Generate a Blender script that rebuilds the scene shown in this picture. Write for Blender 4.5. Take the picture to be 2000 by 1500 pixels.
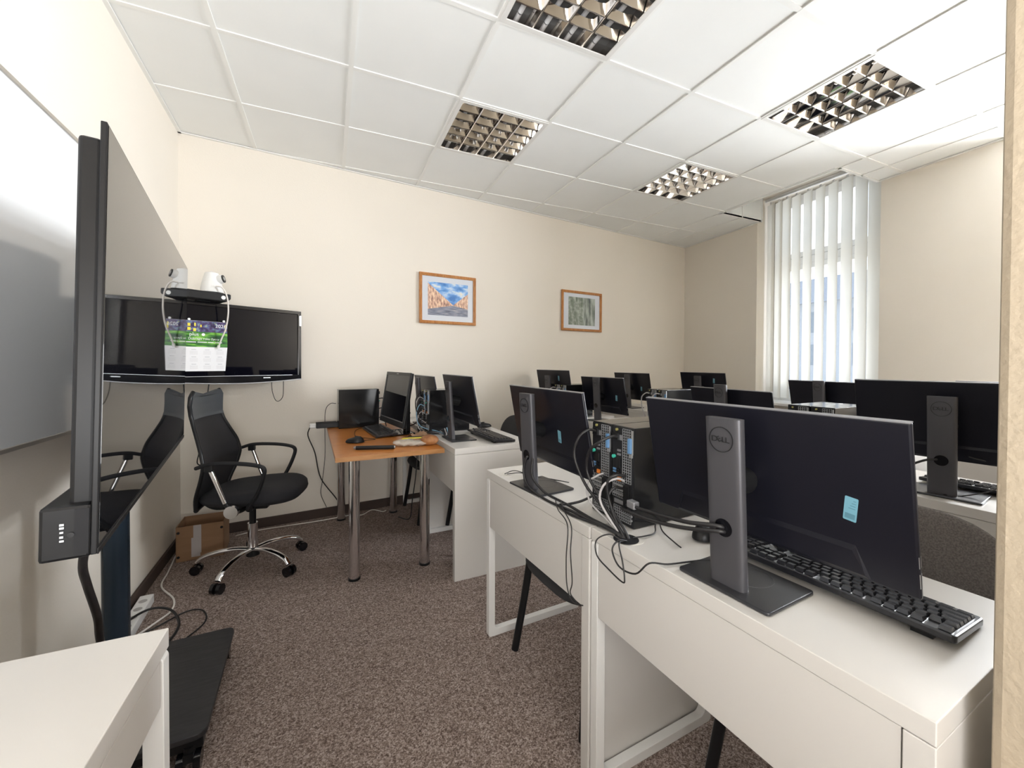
import bpy, math, random
from mathutils import Vector, Matrix
random.seed(7)
S = bpy.context.scene
for o in list(bpy.data.objects): bpy.data.objects.remove(o)
COL = S.collection
R = math.radians
PI = math.pi
# ------------------------------------------------------------------ camera
cd = bpy.data.cameras.new('camera'); cam = bpy.data.objects.new('camera', cd); COL.objects.link(cam)
cd.sensor_fit = 'HORIZONTAL'; cd.sensor_width = 36; cd.lens = 14.328; cd.shift_y = -0.01467; cd.clip_start = .02
yaw, pitch, roll = .4221, -.0133, .0037
cy, sy, cp, sp, cr, sr = math.cos(yaw), math.sin(yaw), math.cos(pitch), math.sin(pitch), math.cos(roll), math.sin(roll)
Rz = Matrix(((cy, -sy, 0), (sy, cy, 0), (0, 0, 1))); Rx = Matrix(((1, 0, 0), (0, cp, sp), (0, -sp, cp))); Ry = Matrix(((cr, 0, sr), (0, 1, 0), (-sr, 0, cr)))
M = Ry @ Rx @ Rz
right, fwd, up = M[0], M[1], M[2]
cam.matrix_world = Matrix(((right[0], up[0], -fwd[0], 0), (right[1], up[1], -fwd[1], 0), (right[2], up[2], -fwd[2], 1.2293), (0, 0, 0, 1)))
S.camera = cam
# ------------------------------------------------------------------ world, lights, exposure
w = bpy.data.worlds.new('sky'); S.world = w; w.use_nodes = True
nt = w.node_tree; nt.nodes.clear()
out = nt.nodes.new('ShaderNodeOutputWorld'); bg = nt.nodes.new('ShaderNodeBackground')
geo = nt.nodes.new('ShaderNodeTexCoord'); sep = nt.nodes.new('ShaderNodeSeparateXYZ'); ramp = nt.nodes.new('ShaderNodeValToRGB')
ramp.color_ramp.elements[0].position = .0; ramp.color_ramp.elements[0].color = (.80, .86, .92, 1)
ramp.color_ramp.elements[1].position = .8; ramp.color_ramp.elements[1].color = (.62, .78, 1, 1)
nt.links.new(geo.outputs['Generated'], sep.inputs[0]); nt.links.new(sep.outputs[2], ramp.inputs[0])
nt.links.new(ramp.outputs[0], bg.inputs[0]); bg.inputs[1].default_value = 1.35; nt.links.new(bg.outputs[0], out.inputs[0])
def area(name, loc, rot, sx, sy_, energy, color, portal=False):
    l = bpy.data.lights.new(name, 'AREA'); l.shape = 'RECTANGLE'; l.size = sx; l.size_y = sy_; l.energy = energy; l.color = color
    if portal: l.cycles.is_portal = True
    o = bpy.data.objects.new(name, l); COL.objects.link(o); o.location = loc; o.rotation_euler = rot; return l
wd = area('window_daylight', (4.95, .72, 2.0), (0, R(88), 0), 1.6, .95, 150, (.92, .96, 1)); wd.spread = R(120)          # sky in the window hidden by the door jamb
area('window_portal', (4.72, 2.42, 1.9), (0, R(90), 0), 2.0, 1.1, 1, (1, 1, 1), portal=True)
area('vestibule_fill', (0.0, -1.45, 1.25), (R(147), 0, 0), 1.4, 1.9, 60, (.97, .985, 1))      # added soft fill behind the camera, tilted up toward the ceiling
area('ceiling_fill', (5.35, .72, .55), (0, R(128), 0), 1.2, 1.6, 18, (.97, .98, 1))              # added uplight outside the hidden window, brightens the ceiling
area('ceiling_fill_far', (5.45, 2.46, .45), (0, R(128), 0), 1.2, 1.6, 22, (.97, .98, 1))  # second added uplight, below the window with the blind
S.view_settings.view_transform = 'Standard'; S.view_settings.look = 'None'; S.view_settings.gamma = 1
S.view_settings.use_curve_mapping = False
S.view_settings.exposure = 1.0
# ------------------------------------------------------------------ materials
MATS = {}
def mat(name, col=(.8, .8, .8), rough=.5, metal=0, spec=.5, noise=None, bump=None, emit=None, trans=None, coat=0, alpha=None):
    m = bpy.data.materials.new(name); m.use_nodes = True; n = m.node_tree.nodes; L = m.node_tree.links
    b = n['Principled BSDF']; b.inputs['Base Color'].default_value = (*col, 1); b.inputs['Roughness'].default_value = rough
    b.inputs['Metallic'].default_value = metal; b.inputs['Specular IOR Level'].default_value = spec; b.inputs['Coat Weight'].default_value = coat
    b.inputs['Coat Roughness'].default_value = .08
    tc = n.new('ShaderNodeTexCoord')
    if noise:   # (scale, colour2, detail, stretch)
        t = n.new('ShaderNodeTexNoise'); t.inputs['Scale'].default_value = noise[0]; t.inputs['Detail'].default_value = noise[2]
        mp = n.new('ShaderNodeMapping'); mp.inputs['Scale'].default_value = noise[3]
        L.new(tc.outputs['Object'], mp.inputs[0]); L.new(mp.outputs[0], t.inputs[0])
        r = n.new('ShaderNodeValToRGB'); r.color_ramp.elements[0].position = .35; r.color_ramp.elements[1].position = .65
        r.color_ramp.elements[0].color = (*col, 1); r.color_ramp.elements[1].color = (*noise[1], 1)
        L.new(t.outputs['Fac'], r.inputs[0]); L.new(r.outputs[0], b.inputs['Base Color'])
    if bump:    # (scale, strength, distance)
        t = n.new('ShaderNodeTexNoise'); t.inputs['Scale'].default_value = bump[0]; t.inputs['Detail'].default_value = 3
        L.new(tc.outputs['Object'], t.inputs[0])
        bn = n.new('ShaderNodeBump'); bn.inputs['Strength'].default_value = bump[1]; bn.inputs['Distance'].default_value = bump[2]
        L.new(t.outputs['Fac'], bn.inputs['Height']); L.new(bn.outputs[0], b.inputs['Normal'])
    if emit: b.inputs['Emission Color'].default_value = (*emit[0], 1); b.inputs['Emission Strength'].default_value = emit[1]
    if trans is not None:
        tr = n.new('ShaderNodeBsdfTranslucent'); tr.inputs[0].default_value = (*col, 1); mx = n.new('ShaderNodeMixShader'); mx.inputs[0].default_value = trans
        L.new(b.outputs[0], mx.inputs[1]); L.new(tr.outputs[0], mx.inputs[2]); L.new(mx.outputs[0], n['Material Output'].inputs[0])
    if alpha is not None:
        tr = n.new('ShaderNodeBsdfTransparent'); mx = n.new('ShaderNodeMixShader'); mx.inputs[0].default_value = alpha
        L.new(tr.outputs[0], mx.inputs[1]); L.new(b.outputs[0], mx.inputs[2]); L.new(mx.outputs[0], n['Material Output'].inputs[0])
    MATS[name] = m; return m
mat('wall_paint', (.79, .735, .655), .75, noise=(1.2, (.81, .755, .675), 2, (1, 1, 1)), bump=(120, .25, .002))
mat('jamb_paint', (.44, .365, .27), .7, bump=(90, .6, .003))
mat('tile', (.88, .89, .88), .8, noise=(3, (.86, .87, .86), 3, (1, 1, 1)), bump=(400, .1, .001))
mat('grid', (.86, .86, .84), .5)
mat('gap', (.12, .12, .12), .9)
mat('baseboard', (.055, .035, .028), .7, bump=(200, .4, .002))
mat('laminate', (.63, .605, .575), .28, bump=(300, .03, .0005))
mat('laminate_shade', (.62, .59, .55), .4)
mat('seam', (.35, .32, .30), .6)
mat('whitemetal', (.76, .75, .73), .35)
mat('black', (.010, .010, .011), .36, spec=.28)
mat('black_matte', (.014, .014, .016), .6, spec=.25)
mat('black_gloss', (.006, .006, .008), .12)
mat('screen', (.003, .003, .006), .03, spec=.28)
mat('bigscreen', (.006, .006, .007), .02, spec=1.0)
mat('pcbody', (.010, .010, .011), .13, spec=.42)
mat('monback', (.008, .008, .013), .33, spec=.32, bump=(600, .05, .0003))
mat('gunmetal', (.085, .083, .092), .42, metal=.35)
mat('basemetal', (.05, .05, .055), .3, metal=.5)
mat('logo', (.012, .012, .014), .4)
mat('sticker', (.15, .34, .43), .5)
mat('stickerdark', (.09, .22, .28), .5)
mat('silver', (.55, .56, .58), .35, metal=.8)
mat('greymetal', (.32, .32, .34), .4, metal=.6)
mat('chrome', (.80, .80, .82), .09, metal=1)
mat('mirror', (.78, .75, .72), .06, metal=1)
mat('mirror2', (.80, .78, .76), .12, metal=1)
mat('lampdark', (.10, .10, .11), .4, metal=.6)
mat('tube', (.75, .76, .78), .3)
mat('blue', (.10, .22, .40), .4); mat('green', (.05, .45, .33), .4); mat('orange', (.7, .2, .03), .5); mat('brass', (.55, .5, .18), .3, metal=.6)
mat('cable', (.013, .012, .013), .45); mat('greycable', (.42, .40, .40), .5); mat('whitecable', (.78, .74, .70), .5); mat('bluecable', (.25, .45, .62), .5)
mat('whiteplastic', (.80, .80, .79), .35)
mat('leather', (.05, .058, .068), .42, bump=(80, .15, .002))
mat('meshfabric', (.012, .012, .016), .6, bump=(350, .5, .001))
mat('seatfabric', (.013, .013, .017), .85, bump=(500, .5, .001))
mat('greyfabric', (.10, .088, .082), .9, noise=(260, (.17, .15, .14), 2, (1, 1, 1)), bump=(260, .6, .002))
mat('darkfabric', (.035, .035, .037), .9, bump=(260, .5, .002))
mat('cardboard', (.27, .155, .085), .85, noise=(5, (.30, .175, .10), 3, (1, 1, 6)))
mat('tape', (.45, .42, .42), .4)
mat('blackwood', (.016, .016, .019), .5, noise=(14, (.028, .027, .03), 5, (1, 9, 1)), bump=(30, .2, .002))
mat('tablewood', (.50, .185, .035), .3, noise=(7, (.41, .14, .025), 5, (1, 7, 1)))
mat('tableedge', (.42, .20, .07), .4, noise=(10, (.35, .16, .05), 4, (1, 8, 8)))
mat('framewood', (.42, .16, .045), .25, noise=(20, (.55, .25, .08), 4, (6, 1, 1)))
mat('matboard', (.66, .69, .75), .3)
mat('whiteboard', (.80, .82, .85), .10, coat=.4)
mat('alu', (.55, .52, .48), .35, metal=.7)
mat('blind', (.86, .84, .78), .8, trans=.42, bump=(200, .3, .001))
mat('pvc', (.80, .80, .80), .35)
mat('glass', (.9, .95, 1), .02, alpha=.10)
mat('keycap', (.022, .022, .026), .22)
mat('keybase', (.014, .014, .017), .28)
mat('paper', (.80, .80, .82), .6)
mat('yellow', (.85, .72, .05), .5); mat('bread', (.24, .085, .03), .6, noise=(25, (.40, .19, .07), 3, (1, 1, 1)), bump=(40, .4, .004))
mat('darktube', (.02, .035, .055), .25, metal=.3)
mat('outside', (.26, .28, .31), .9); mat('outside_roof', (.20, .21, .24), .9); mat('outside_glass', (.10, .13, .17), .2)
# clear wrapper
mat('wrapper', (.85, .80, .72), .15, alpha=.45)
# carpet: multi-tone loop pile
def carpet():
    m = bpy.data.materials.new('carpet'); m.use_nodes = True; n = m.node_tree.nodes; L = m.node_tree.links; b = n['Principled BSDF']
    tc = n.new('ShaderNodeTexCoord')
    def vor(scale):
        v = n.new('ShaderNodeTexVoronoi'); v.inputs['Scale'].default_value = scale; L.new(tc.outputs['Object'], v.inputs[0])
        q = n.new('ShaderNodeSeparateXYZ'); L.new(v.outputs['Color'], q.inputs[0]); return q.outputs[0]
    t = n.new('ShaderNodeTexNoise'); t.inputs['Scale'].default_value = 60; t.inputs['Detail'].default_value = 6; t.inputs['Roughness'].default_value = .85; L.new(tc.outputs['Object'], t.inputs[0])
    def mth(op, a, c):
        k = n.new('ShaderNodeMath'); k.operation = op
        for i, q in enumerate((a, c)):
            if isinstance(q, (int, float)): k.inputs[i].default_value = q
            else: L.new(q, k.inputs[i])
        return k.outputs[0]
    f = mth('ADD', mth('ADD', mth('MULTIPLY', vor(260), .42), mth('MULTIPLY', vor(130), .18)), mth('MULTIPLY', t.outputs[0], .40))
    r = n.new('ShaderNodeValToRGB'); e = r.color_ramp.elements
    e[0].position = .22; e[0].color = (.085, .058, .046, 1); e[1].position = .80; e[1].color = (.50, .42, .385, 1)
    x = e.new(.5); x.color = (.235, .180, .156, 1)
    L.new(f, r.inputs[0]); L.new(r.outputs[0], b.inputs['Base Color'])
    b.inputs['Roughness'].default_value = .95; b.inputs['Specular IOR Level'].default_value = .1
    bn = n.new('ShaderNodeBump'); bn.inputs['Strength'].default_value = .5; bn.inputs['Distance'].default_value = .004
    L.new(f, bn.inputs['Height']); L.new(bn.outputs[0], b.inputs['Normal']); MATS['carpet'] = m
carpet()
# picture prints (flat art built from gradients and noise in object space; x = width, z = height, both 0..1)
def ramp_node(n, stops):
    r = n.new('ShaderNodeValToRGB'); e = r.color_ramp.elements
    e[0].position, e[0].color = stops[0][0], (*stops[0][1], 1); e[1].position, e[1].color = stops[-1][0], (*stops[-1][1], 1)
    for p, c in stops[1:-1]: x = e.new(p); x.color = (*c, 1)
    return r
def print_mat(name, kind):
    m = bpy.data.materials.new(name); m.use_nodes = True; n = m.node_tree.nodes; L = m.node_tree.links; b = n['Principled BSDF']; b.inputs['Roughness'].default_value = .25
    uv = n.new('ShaderNodeUVMap'); s = n.new('ShaderNodeSeparateXYZ'); L.new(uv.outputs[0], s.inputs[0])
    def M_(op, a, c):
        k = n.new('ShaderNodeMath'); k.operation = op
        for i, q in enumerate((a, c)):
            if isinstance(q, (int, float)): k.inputs[i].default_value = q
            else: L.new(q, k.inputs[i])
        return k.outputs[0]
    def noise(scale, sx, sy_):
        mp = n.new('ShaderNodeMapping'); mp.inputs['Scale'].default_value = (sx, sy_, 1); L.new(uv.outputs[0], mp.inputs[0])
        t = n.new('ShaderNodeTexNoise'); t.inputs['Scale'].default_value = scale; t.inputs['Detail'].default_value = 4; L.new(mp.outputs[0], t.inputs[0]); return t.outputs[0]
    def mix(f, a, c):
        k = n.new('ShaderNodeMixRGB'); L.new(f, k.inputs[0]); L.new(a, k.inputs[1]); L.new(c, k.inputs[2]); return k.outputs[0]
    x, y = s.outputs[0], s.outputs[1]
    if kind == 'street':
        sky = ramp_node(n, [(.35, (.06, .20, .55)), (.5, (.18, .40, .78)), (.62, (.62, .75, .88)), (.7, (.95, .8, .6))]); L.new(noise(4, 1, 1.6), sky.inputs[0])
        bl = ramp_node(n, [(.3, (.22, .13, .12)), (.48, (.62, .38, .28)), (.6, (.85, .62, .45)), (.75, (.95, .82, .62))]); L.new(noise(6, 4, 1.2), bl.inputs[0])
        rd = ramp_node(n, [(.3, (.10, .11, .16)), (.55, (.26, .28, .36)), (.75, (.55, .50, .50))]); L.new(noise(5, 1, 5), rd.inputs[0])
        ax = M_('ABSOLUTE', M_('SUBTRACT', x, .62), 0)           # distance from the vanishing point
        line = M_('ADD', .34, M_('MULTIPLY', ax, 1.0))
        isb = M_('LESS_THAN', y, line); isr = M_('LESS_THAN', y, M_('SUBTRACT', .33, M_('MULTIPLY', ax, .25)))
        c = mix(isb, sky.outputs[0], bl.outputs[0]); c = mix(isr, c, rd.outputs[0])
    elif kind == 'forest':
        wv = ramp_node(n, [(.3, (.05, .06, .07)), (.45, (.20, .23, .20)), (.6, (.42, .46, .42)), (.8, (.70, .74, .72))]); L.new(noise(3, 3.2, .5), wv.inputs[0])
        lf = ramp_node(n, [(.45, (.16, .2, .14)), (.7, (.62, .66, .58))]); L.new(noise(9, 1, 1), lf.inputs[0])
        f = M_('MULTIPLY', M_('LESS_THAN', x, .55), .45); c = mix(f, wv.outputs[0], lf.outputs[0])
    else:
        gr = ramp_node(n, [(.35, (.01, .06, .02)), (.5, (.05, .22, .03)), (.6, (.20, .52, .06)), (.72, (.50, .80, .25))]); L.new(noise(3, 1, 3), gr.inputs[0])
        cy_ = ramp_node(n, [(.35, (.02, .015, .06)), (.5, (.08, .05, .16)), (.62, (.12, .20, .35)), (.72, (.50, .48, .15))]); L.new(noise(8, 1.5, 1), cy_.inputs[0])
        c = mix(M_('GREATER_THAN', y, .58), gr.outputs[0], cy_.outputs[0])
    L.new(c, b.inputs['Base Color']); MATS[name] = m
print_mat('print_street', 'street'); print_mat('print_forest', 'forest'); print_mat('print_calendar', 'cal')
# ------------------------------------------------------------------ mesh helpers
class MB:
    def __init__(s): s.v = []; s.f = []; s.sm = []; s.uv = None
    def add(s, vs, fs, smooth=False):
        k = len(s.v); s.v += [tuple(v) for v in vs]; s.f += [tuple(k + i for i in f) for f in fs]; s.sm += [smooth] * len(fs); return s
    def box(s, x0, x1, y0, y1, z0, z1, T=None):
        vs = [Vector(p) for p in ((x0, y0, z0), (x1, y0, z0), (x1, y1, z0), (x0, y1, z0), (x0, y0, z1), (x1, y0, z1), (x1, y1, z1), (x0, y1, z1))]
        if T: vs = [T @ v for v in vs]
        return s.add(vs, [(0, 3, 2, 1), (4, 5, 6, 7), (0, 1, 5, 4), (1, 2, 6, 5), (2, 3, 7, 6), (3, 0, 4, 7)])
    def prism(s, pts, d, axis='z', o=0, T=None):      # pts 2D ccw, extruded o..o+d
        n = len(pts)
        def P(a, b, c): return {'z': (a, b, c), 'x': (c, a, b), 'y': (a, c, b)}[axis]
        vs = [Vector(P(a, b, o)) for a, b in pts] + [Vector(P(a, b, o + d)) for a, b in pts]
        if T: vs = [T @ v for v in vs]
        fs = [tuple(range(n))[::-1], tuple(range(n, 2 * n))] + [(i, (i + 1) % n, n + (i + 1) % n, n + i) for i in range(n)]
        return s.add(vs, fs)
    def cyl(s, p, q, r, r2=None, n=16, caps=True):
        p, q = Vector(p), Vector(q); d = (q - p).normalized(); a = d.orthogonal().normalized(); b = d.cross(a); r2 = r if r2 is None else r2
        vs = [p + (a * math.cos(2 * PI * i / n) + b * math.sin(2 * PI * i / n)) * r for i in range(n)] + [q + (a * math.cos(2 * PI * i / n) + b * math.sin(2 * PI * i / n)) * r2 for i in range(n)]
        s.add(vs, [(i, (i + 1) % n, n + (i + 1) % n, n + i) for i in range(n)], True)
        if caps: s.add(vs[:n], [tuple(range(n))[::-1]]); s.add(vs[n:], [tuple(range(n))])
        return s
    def tube(s, pts, r, n=8, sub=6, rx=None, closed=False):
        P = [Vector(p) for p in pts]; C = []
        if len(P) == 2: C = P
        else:
            for i in range(len(P) - 1):
                p0 = P[i - 1] if i else P[0] * 2 - P[1]; p1, p2 = P[i], P[i + 1]; p3 = P[i + 2] if i + 2 < len(P) else P[-1] * 2 - P[-2]
                for k in range(sub):
                    t = k / sub; C.append(.5 * ((2 * p1) + (p2 - p0) * t + (2 * p0 - 5 * p1 + 4 * p2 - p3) * t * t + (3 * p1 - p0 - 3 * p2 + p3) * t ** 3))
            C.append(P[-1])
        vs = []; a = None
        for i, c in enumerate(C):
            d = (C[min(i + 1, len(C) - 1)] - C[max(i - 1, 0)])
            d = d.normalized() if d.length > 1e-9 else Vector((0, 0, 1))
            if a is None: a = d.orthogonal().normalized() if rx is None else (Vector(rx) - d * d.dot(Vector(rx))).normalized()
            a = (a - d * a.dot(d)).normalized(); b = d.cross(a)
            ra, rb = (r, r) if isinstance(r, (int, float)) else r
            vs += [c + a * math.cos(2 * PI * k / n) * ra + b * math.sin(2 * PI * k / n) * rb for k in range(n)]
        fs = [(i * n + k, i * n + (k + 1) % n, (i + 1) * n + (k + 1) % n, (i + 1) * n + k) for i in range(len(C) - 1) for k in range(n)]
        s.add(vs, fs, True); m = (len(C) - 1) * n
        s.add(vs[:n], [tuple(range(n))[::-1]]); s.add(vs[m:], [tuple(range(n))]); return s
    def grid(s, f, nu, nv, smooth=True, closed_u=False):
        vs = [f(i / nu, j / nv) for j in range(nv + 1) for i in range(nu + 1)]; W = nu + 1
        return s.add(vs, [(j * W + i, j * W + i + 1, (j + 1) * W + i + 1, (j + 1) * W + i) for j in range(nv) for i in range(nu)], smooth)
    def ring(s, outer, inner, d, axis='x', o=0):       # frame between two loops of equal length
        n = len(outer)
        def P(a, b, c): return {'z': (a, b, c), 'x': (c, a, b), 'y': (a, c, b)}[axis]
        vs = [P(a, b, o) for a, b in outer] + [P(a, b, o) for a, b in inner] + [P(a, b, o + d) for a, b in outer] + [P(a, b, o + d) for a, b in inner]
        fs = []
        for i in range(n):
            j = (i + 1) % n
            fs += [(i, n + i, n + j, j), (2 * n + i, 2 * n + j, 3 * n + j, 3 * n + i), (i, j, 2 * n + j, 2 * n + i), (n + i, 3 * n + i, 3 * n + j, n + j)]
        return s.add(vs, fs)
    def build(s, name, m, parent=None, bevel=0, loc=None, rz=0, label=None, kind=None, seg=2):
        me = bpy.data.meshes.new(name); me.from_pydata(s.v, [], s.f); me.polygons.foreach_set('use_smooth', s.sm)
        me.materials.append(MATS[m] if isinstance(m, str) else m)
        if s.uv: 
            l = me.uv_layers.new(name='UVMap')
            for i, c in enumerate(s.uv): l.data[i].uv = c
        me.update(); o = bpy.data.objects.new(name, me); COL.objects.link(o)
        if parent: o.parent = parent
        if bevel:
            b = o.modifiers.new('bevel', 'BEVEL'); b.width = bevel; b.segments = seg; b.limit_method = 'ANGLE'; b.angle_limit = R(40)
        if loc is not None: o.location = loc
        if rz: o.rotation_euler[2] = rz
        if label: o['label'] = label
        if kind: o['kind'] = kind
        return o
def rrect(w, h, r, n=5, cx=0, cz=0):
    pts = []
    for k, (sx, sz) in enumerate(((1, 1), (-1, 1), (-1, -1), (1, -1))):
        for i in range(n + 1):
            a = PI / 2 * (k + i / n); pts.append((cx + sx * (w / 2 - r) + r * math.cos(a), cz + sz * (h / 2 - r) + r * math.sin(a)))
    return pts
def thing(name, label, cat, loc=(0, 0, 0), rz=0, group=None):
    o = bpy.data.objects.new(name, None); COL.objects.link(o); o.location = loc; o.rotation_euler[2] = rz; o.empty_display_size = .1
    o['label'] = label; o['category'] = cat
    if group: o['group'] = group
    return o
def tag(o, label, cat, group=None):
    o['label'] = label; o['category'] = cat
    if group: o['group'] = group
    return o
def struct(name, b, m, bevel=0):
    o = b.build(name, m, bevel=bevel); o['kind'] = 'structure'; return o
KIDS = {}
def kids(o): return [c for c in bpy.data.objects if c.parent == o]
def dup(root, loc, rz, label, group=None):
    def cp(o, par):
        c = o.copy(); COL.objects.link(c)
        if par: c.parent = par
        for k in kids(o): cp(k, c)
        return c
    r = cp(root, None); r.location = loc; r.rotation_euler = (0, 0, rz); r['label'] = label
    if group: r['group'] = group
    elif 'group' in r: del r['group']
    return r
def text_mesh(body, size, extrude=.0004):
    c = bpy.data.curves.new('lettering', 'FONT'); c.body = body; c.size = size; c.extrude = extrude; c.align_x = 'CENTER'; c.align_y = 'CENTER'
    o = bpy.data.objects.new('lettering', c); COL.objects.link(o); bpy.context.view_layer.update()
    me = bpy.data.meshes.new_from_object(o.evaluated_get(bpy.context.evaluated_depsgraph_get())); bpy.data.objects.remove(o); return me
def text(name, body, size, m, parent, T, label=None):
    me = text_mesh(body, size); me.materials.clear(); me.materials.append(MATS[m]); o = bpy.data.objects.new(name, me); COL.objects.link(o); o.parent = parent; o.matrix_local = T
    if label: o['label'] = label
    return o
# ------------------------------------------------------------------ ROOM
CZ = 2.793
def lw(y): return -.80 - .0382 * y                     # left wall x at y
BL = (-.933, 3.478); BR = (4.369, 4.066)
def bw(x): return 3.478 + .1109 * (x + .933)
def ww(y): return 4.245 + .0385 * (y - .9)              # window wall x at y
# floor
b = MB(); b.add([(-1.1, -1.7, 0), (4.9, -1.7, 0), (4.9, 4.4, 0), (-1.2, 4.4, 0), (-1.1, -1.7, -.1), (4.9, -1.7, -.1), (4.9, 4.4, -.1), (-1.2, 4.4, -.1)], [(0, 1, 2, 3), (7, 6, 5, 4), (0, 4, 5, 1), (1, 5, 6, 2), (2, 6, 7, 3), (3, 7, 4, 0)])
fl = struct('floor', b, 'carpet')
def wallprism(name, p, q, t, z0, z1, m='wall_paint'):
    p, q = Vector(p), Vector(q); d = (q - p).normalized(); n = Vector((d.y, -d.x)) * t
    b = MB(); b.prism([tuple(p), tuple(q), tuple(q + n), tuple(p + n)][::-1] if t > 0 else [tuple(p), tuple(q), tuple(q + n), tuple(p + n)], z1 - z0, 'z', z0); return struct(name, b, m)
wallprism('wall_left', (lw(-1.6), -1.6), BL, -.15, 0, 3.2)
wallprism('wall_back', (BL[0] - .15, bw(BL[0] - .15)), (4.9, bw(4.9)), -.15, 0, 3.2)
# window wall with two openings (niches): window_1 y 1.90..3.02 (in view), window_2 y .28..1.15
b = MB()
segs = [(.1, .28), (1.15, 1.895), (3.022, 4.25)]
for y0, y1 in segs: b.prism([(ww(y0), y0), (4.80, y0), (4.80, y1), (ww(y1), y1)], 3.2, 'z', 0)
for y0, y1 in ((.28, 1.15), (1.895, 3.022)):
    b.prism([(ww(y0), y0), (4.80, y0), (4.80, y1), (ww(y1), y1)], .82, 'z', 0); b.prism([(ww(y0), y0), (4.80, y0), (4.80, y1), (ww(y1), y1)], .14, 'z', 3.06)
struct('wall_right', b, 'wall_paint')
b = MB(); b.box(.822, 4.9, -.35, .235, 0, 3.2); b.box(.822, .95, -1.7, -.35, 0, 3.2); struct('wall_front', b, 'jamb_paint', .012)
b = MB(); b.box(-1.1, .822, -1.75, -1.6, 0, 3.2); struct('wall_vestibule', b, 'wall_paint')
# slab above the suspended ceiling
b = MB(); b.box(-1.2, 4.95, -1.8, 4.4, 3.2, 3.3); struct('trim_1', b, 'tile')
# baseboards
def bb(name, p, q, side):
    p, q = Vector(p), Vector(q); d = (q - p).normalized(); n = Vector((d.y, -d.x)) * side
    b = MB(); b.prism([tuple(p + n * .001), tuple(q + n * .001), tuple(q + n * .016), tuple(p + n * .016)][::-1], .07, 'z', 0); return struct(name, b, 'baseboard', .003)
bb('baseboard_left', (lw(-1.5), -1.5), (BL[0], BL[1]), 1); bb('baseboard_back', BL, (4.36, bw(4.36)), 1)
bb('baseboard_right', (ww(.24), .24), (ww(4.0), 4.0), -1)
# ceiling: every tile its own piece, T bars between
ceil = bpy.data.objects.new('ceiling', None); COL.objects.link(ceil); ceil['kind'] = 'structure'
def clip(poly, a, b_, c):                               # keep a*x+b*y<=c
    o = []
    for i in range(len(poly)):
        p, q = poly[i], poly[(i + 1) % len(poly)]; dp, dq = a * p[0] + b_ * p[1] - c, a * q[0] + b_ * q[1] - c
        if dp <= 0: o.append(p)
        if dp * dq < 0: t = dp / (dp - dq); o.append((p[0] + (q[0] - p[0]) * t, p[1] + (q[1] - p[1]) * t))
    return o
HP = [(-1, -.0382, .80), (-.1109, 1, 3.478 + .1109 * .933), (1, -.0385, 4.245 - .0385 * .9)]
def room_clip(poly):
    for h in HP:
        poly = clip(poly, *h)
        if len(poly) < 3: return []
    return poly
def area2(p): return abs(sum(p[i][0] * p[(i + 1) % len(p)][1] - p[(i + 1) % len(p)][0] * p[i][1] for i in range(len(p)))) / 2
GX = [-1.0895 + .6 * i for i in range(0, 9)] + [4.02, 4.6]; GY = [3.5411 + .6 - .6 * j for j in range(0, 11)]
CUT = (3.71, 1.925, 2.978)
LAMPS = [(3, 4), (3, 2), (6, 4), (6, 2)]                # (column, row) cells that hold a louvre lamp
for i in range(len(GX) - 1):
    for j in range(len(GY) - 1):
        x0, x1, y1, y0 = GX[i] + .007, GX[i + 1] - .007, GY[j] - .007, GY[j + 1] + .007
        if (i, j) in LAMPS: continue
        yy = [(y0, y1)]
        if x0 > 3.7:
            yy = []
            if y0 < CUT[1]: yy.append((y0, min(y1, CUT[1] - .012)))
            if y1 > CUT[2]: yy.append((max(y0, CUT[2] + .012), y1))
        for a, c in yy:
            if c - a < .02 or x1 - x0 < .03: continue
            p = room_clip([(x0, a), (x1, a), (x1, c), (x0, c)])
            if len(p) >= 3 and area2(p) > .002: MB().prism(p, .014, 'z', CZ + .004).build('ceiling_tile', 'tile', ceil)
def bar(x0, x1, y0, y1, m='grid', dz=0):
    p = room_clip([(x0, y0), (x1, y0), (x1, y1), (x0, y1)])
    if len(p) >= 3 and area2(p) > .0004: MB().prism(p, .018, 'z', CZ - .002 + dz).build('grid_bar', m, ceil)
for i, x in enumerate(GX[:-1]):
    if x > 3.72:
        bar(x - .012, x + .012, -1.6, CUT[1] - .012); bar(x - .012, x + .012, CUT[2] + .012, 4.1)
    else: bar(x - .012, x + .012, -1.6, 4.1)
for j, y in enumerate(GY):
    if CUT[1] < y < CUT[2]: bar(-1, 3.70, y - .012, y + .012, dz=.0006)
    else: bar(-1, 4.5, y - .012, y + .012, dz=.0006)
bar(3.70, 4.5, CUT[1] - .024, CUT[1]); bar(3.70, 4.5, CUT[2], CUT[2] + .024)
MB().add([(-1.2, -1.6, CZ + .05), (3.69, -1.6, CZ + .05), (3.69, 4.2, CZ + .05), (-1.2, 4.2, CZ + .05)], [(0, 1, 2, 3)]).build('plenum_lining', 'gap', ceil)
# wall angles
def angle(p, q, side):
    p, q = Vector(p), Vector(q); d = (q - p).normalized(); n = Vector((d.y, -d.x)) * side
    MB().prism([tuple(p), tuple(q), tuple(q + n * .02), tuple(p + n * .02)][::-1], .006, 'z', CZ - .005).build('wall_angle', 'grid', ceil)
angle((lw(-1.5), -1.5), BL, 1); angle(BL, BR, 1); angle((ww(.3), .3), (ww(1.9), 1.9), -1); angle((ww(3.0), 3.0), (ww(4.05), 4.05), -1)
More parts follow.
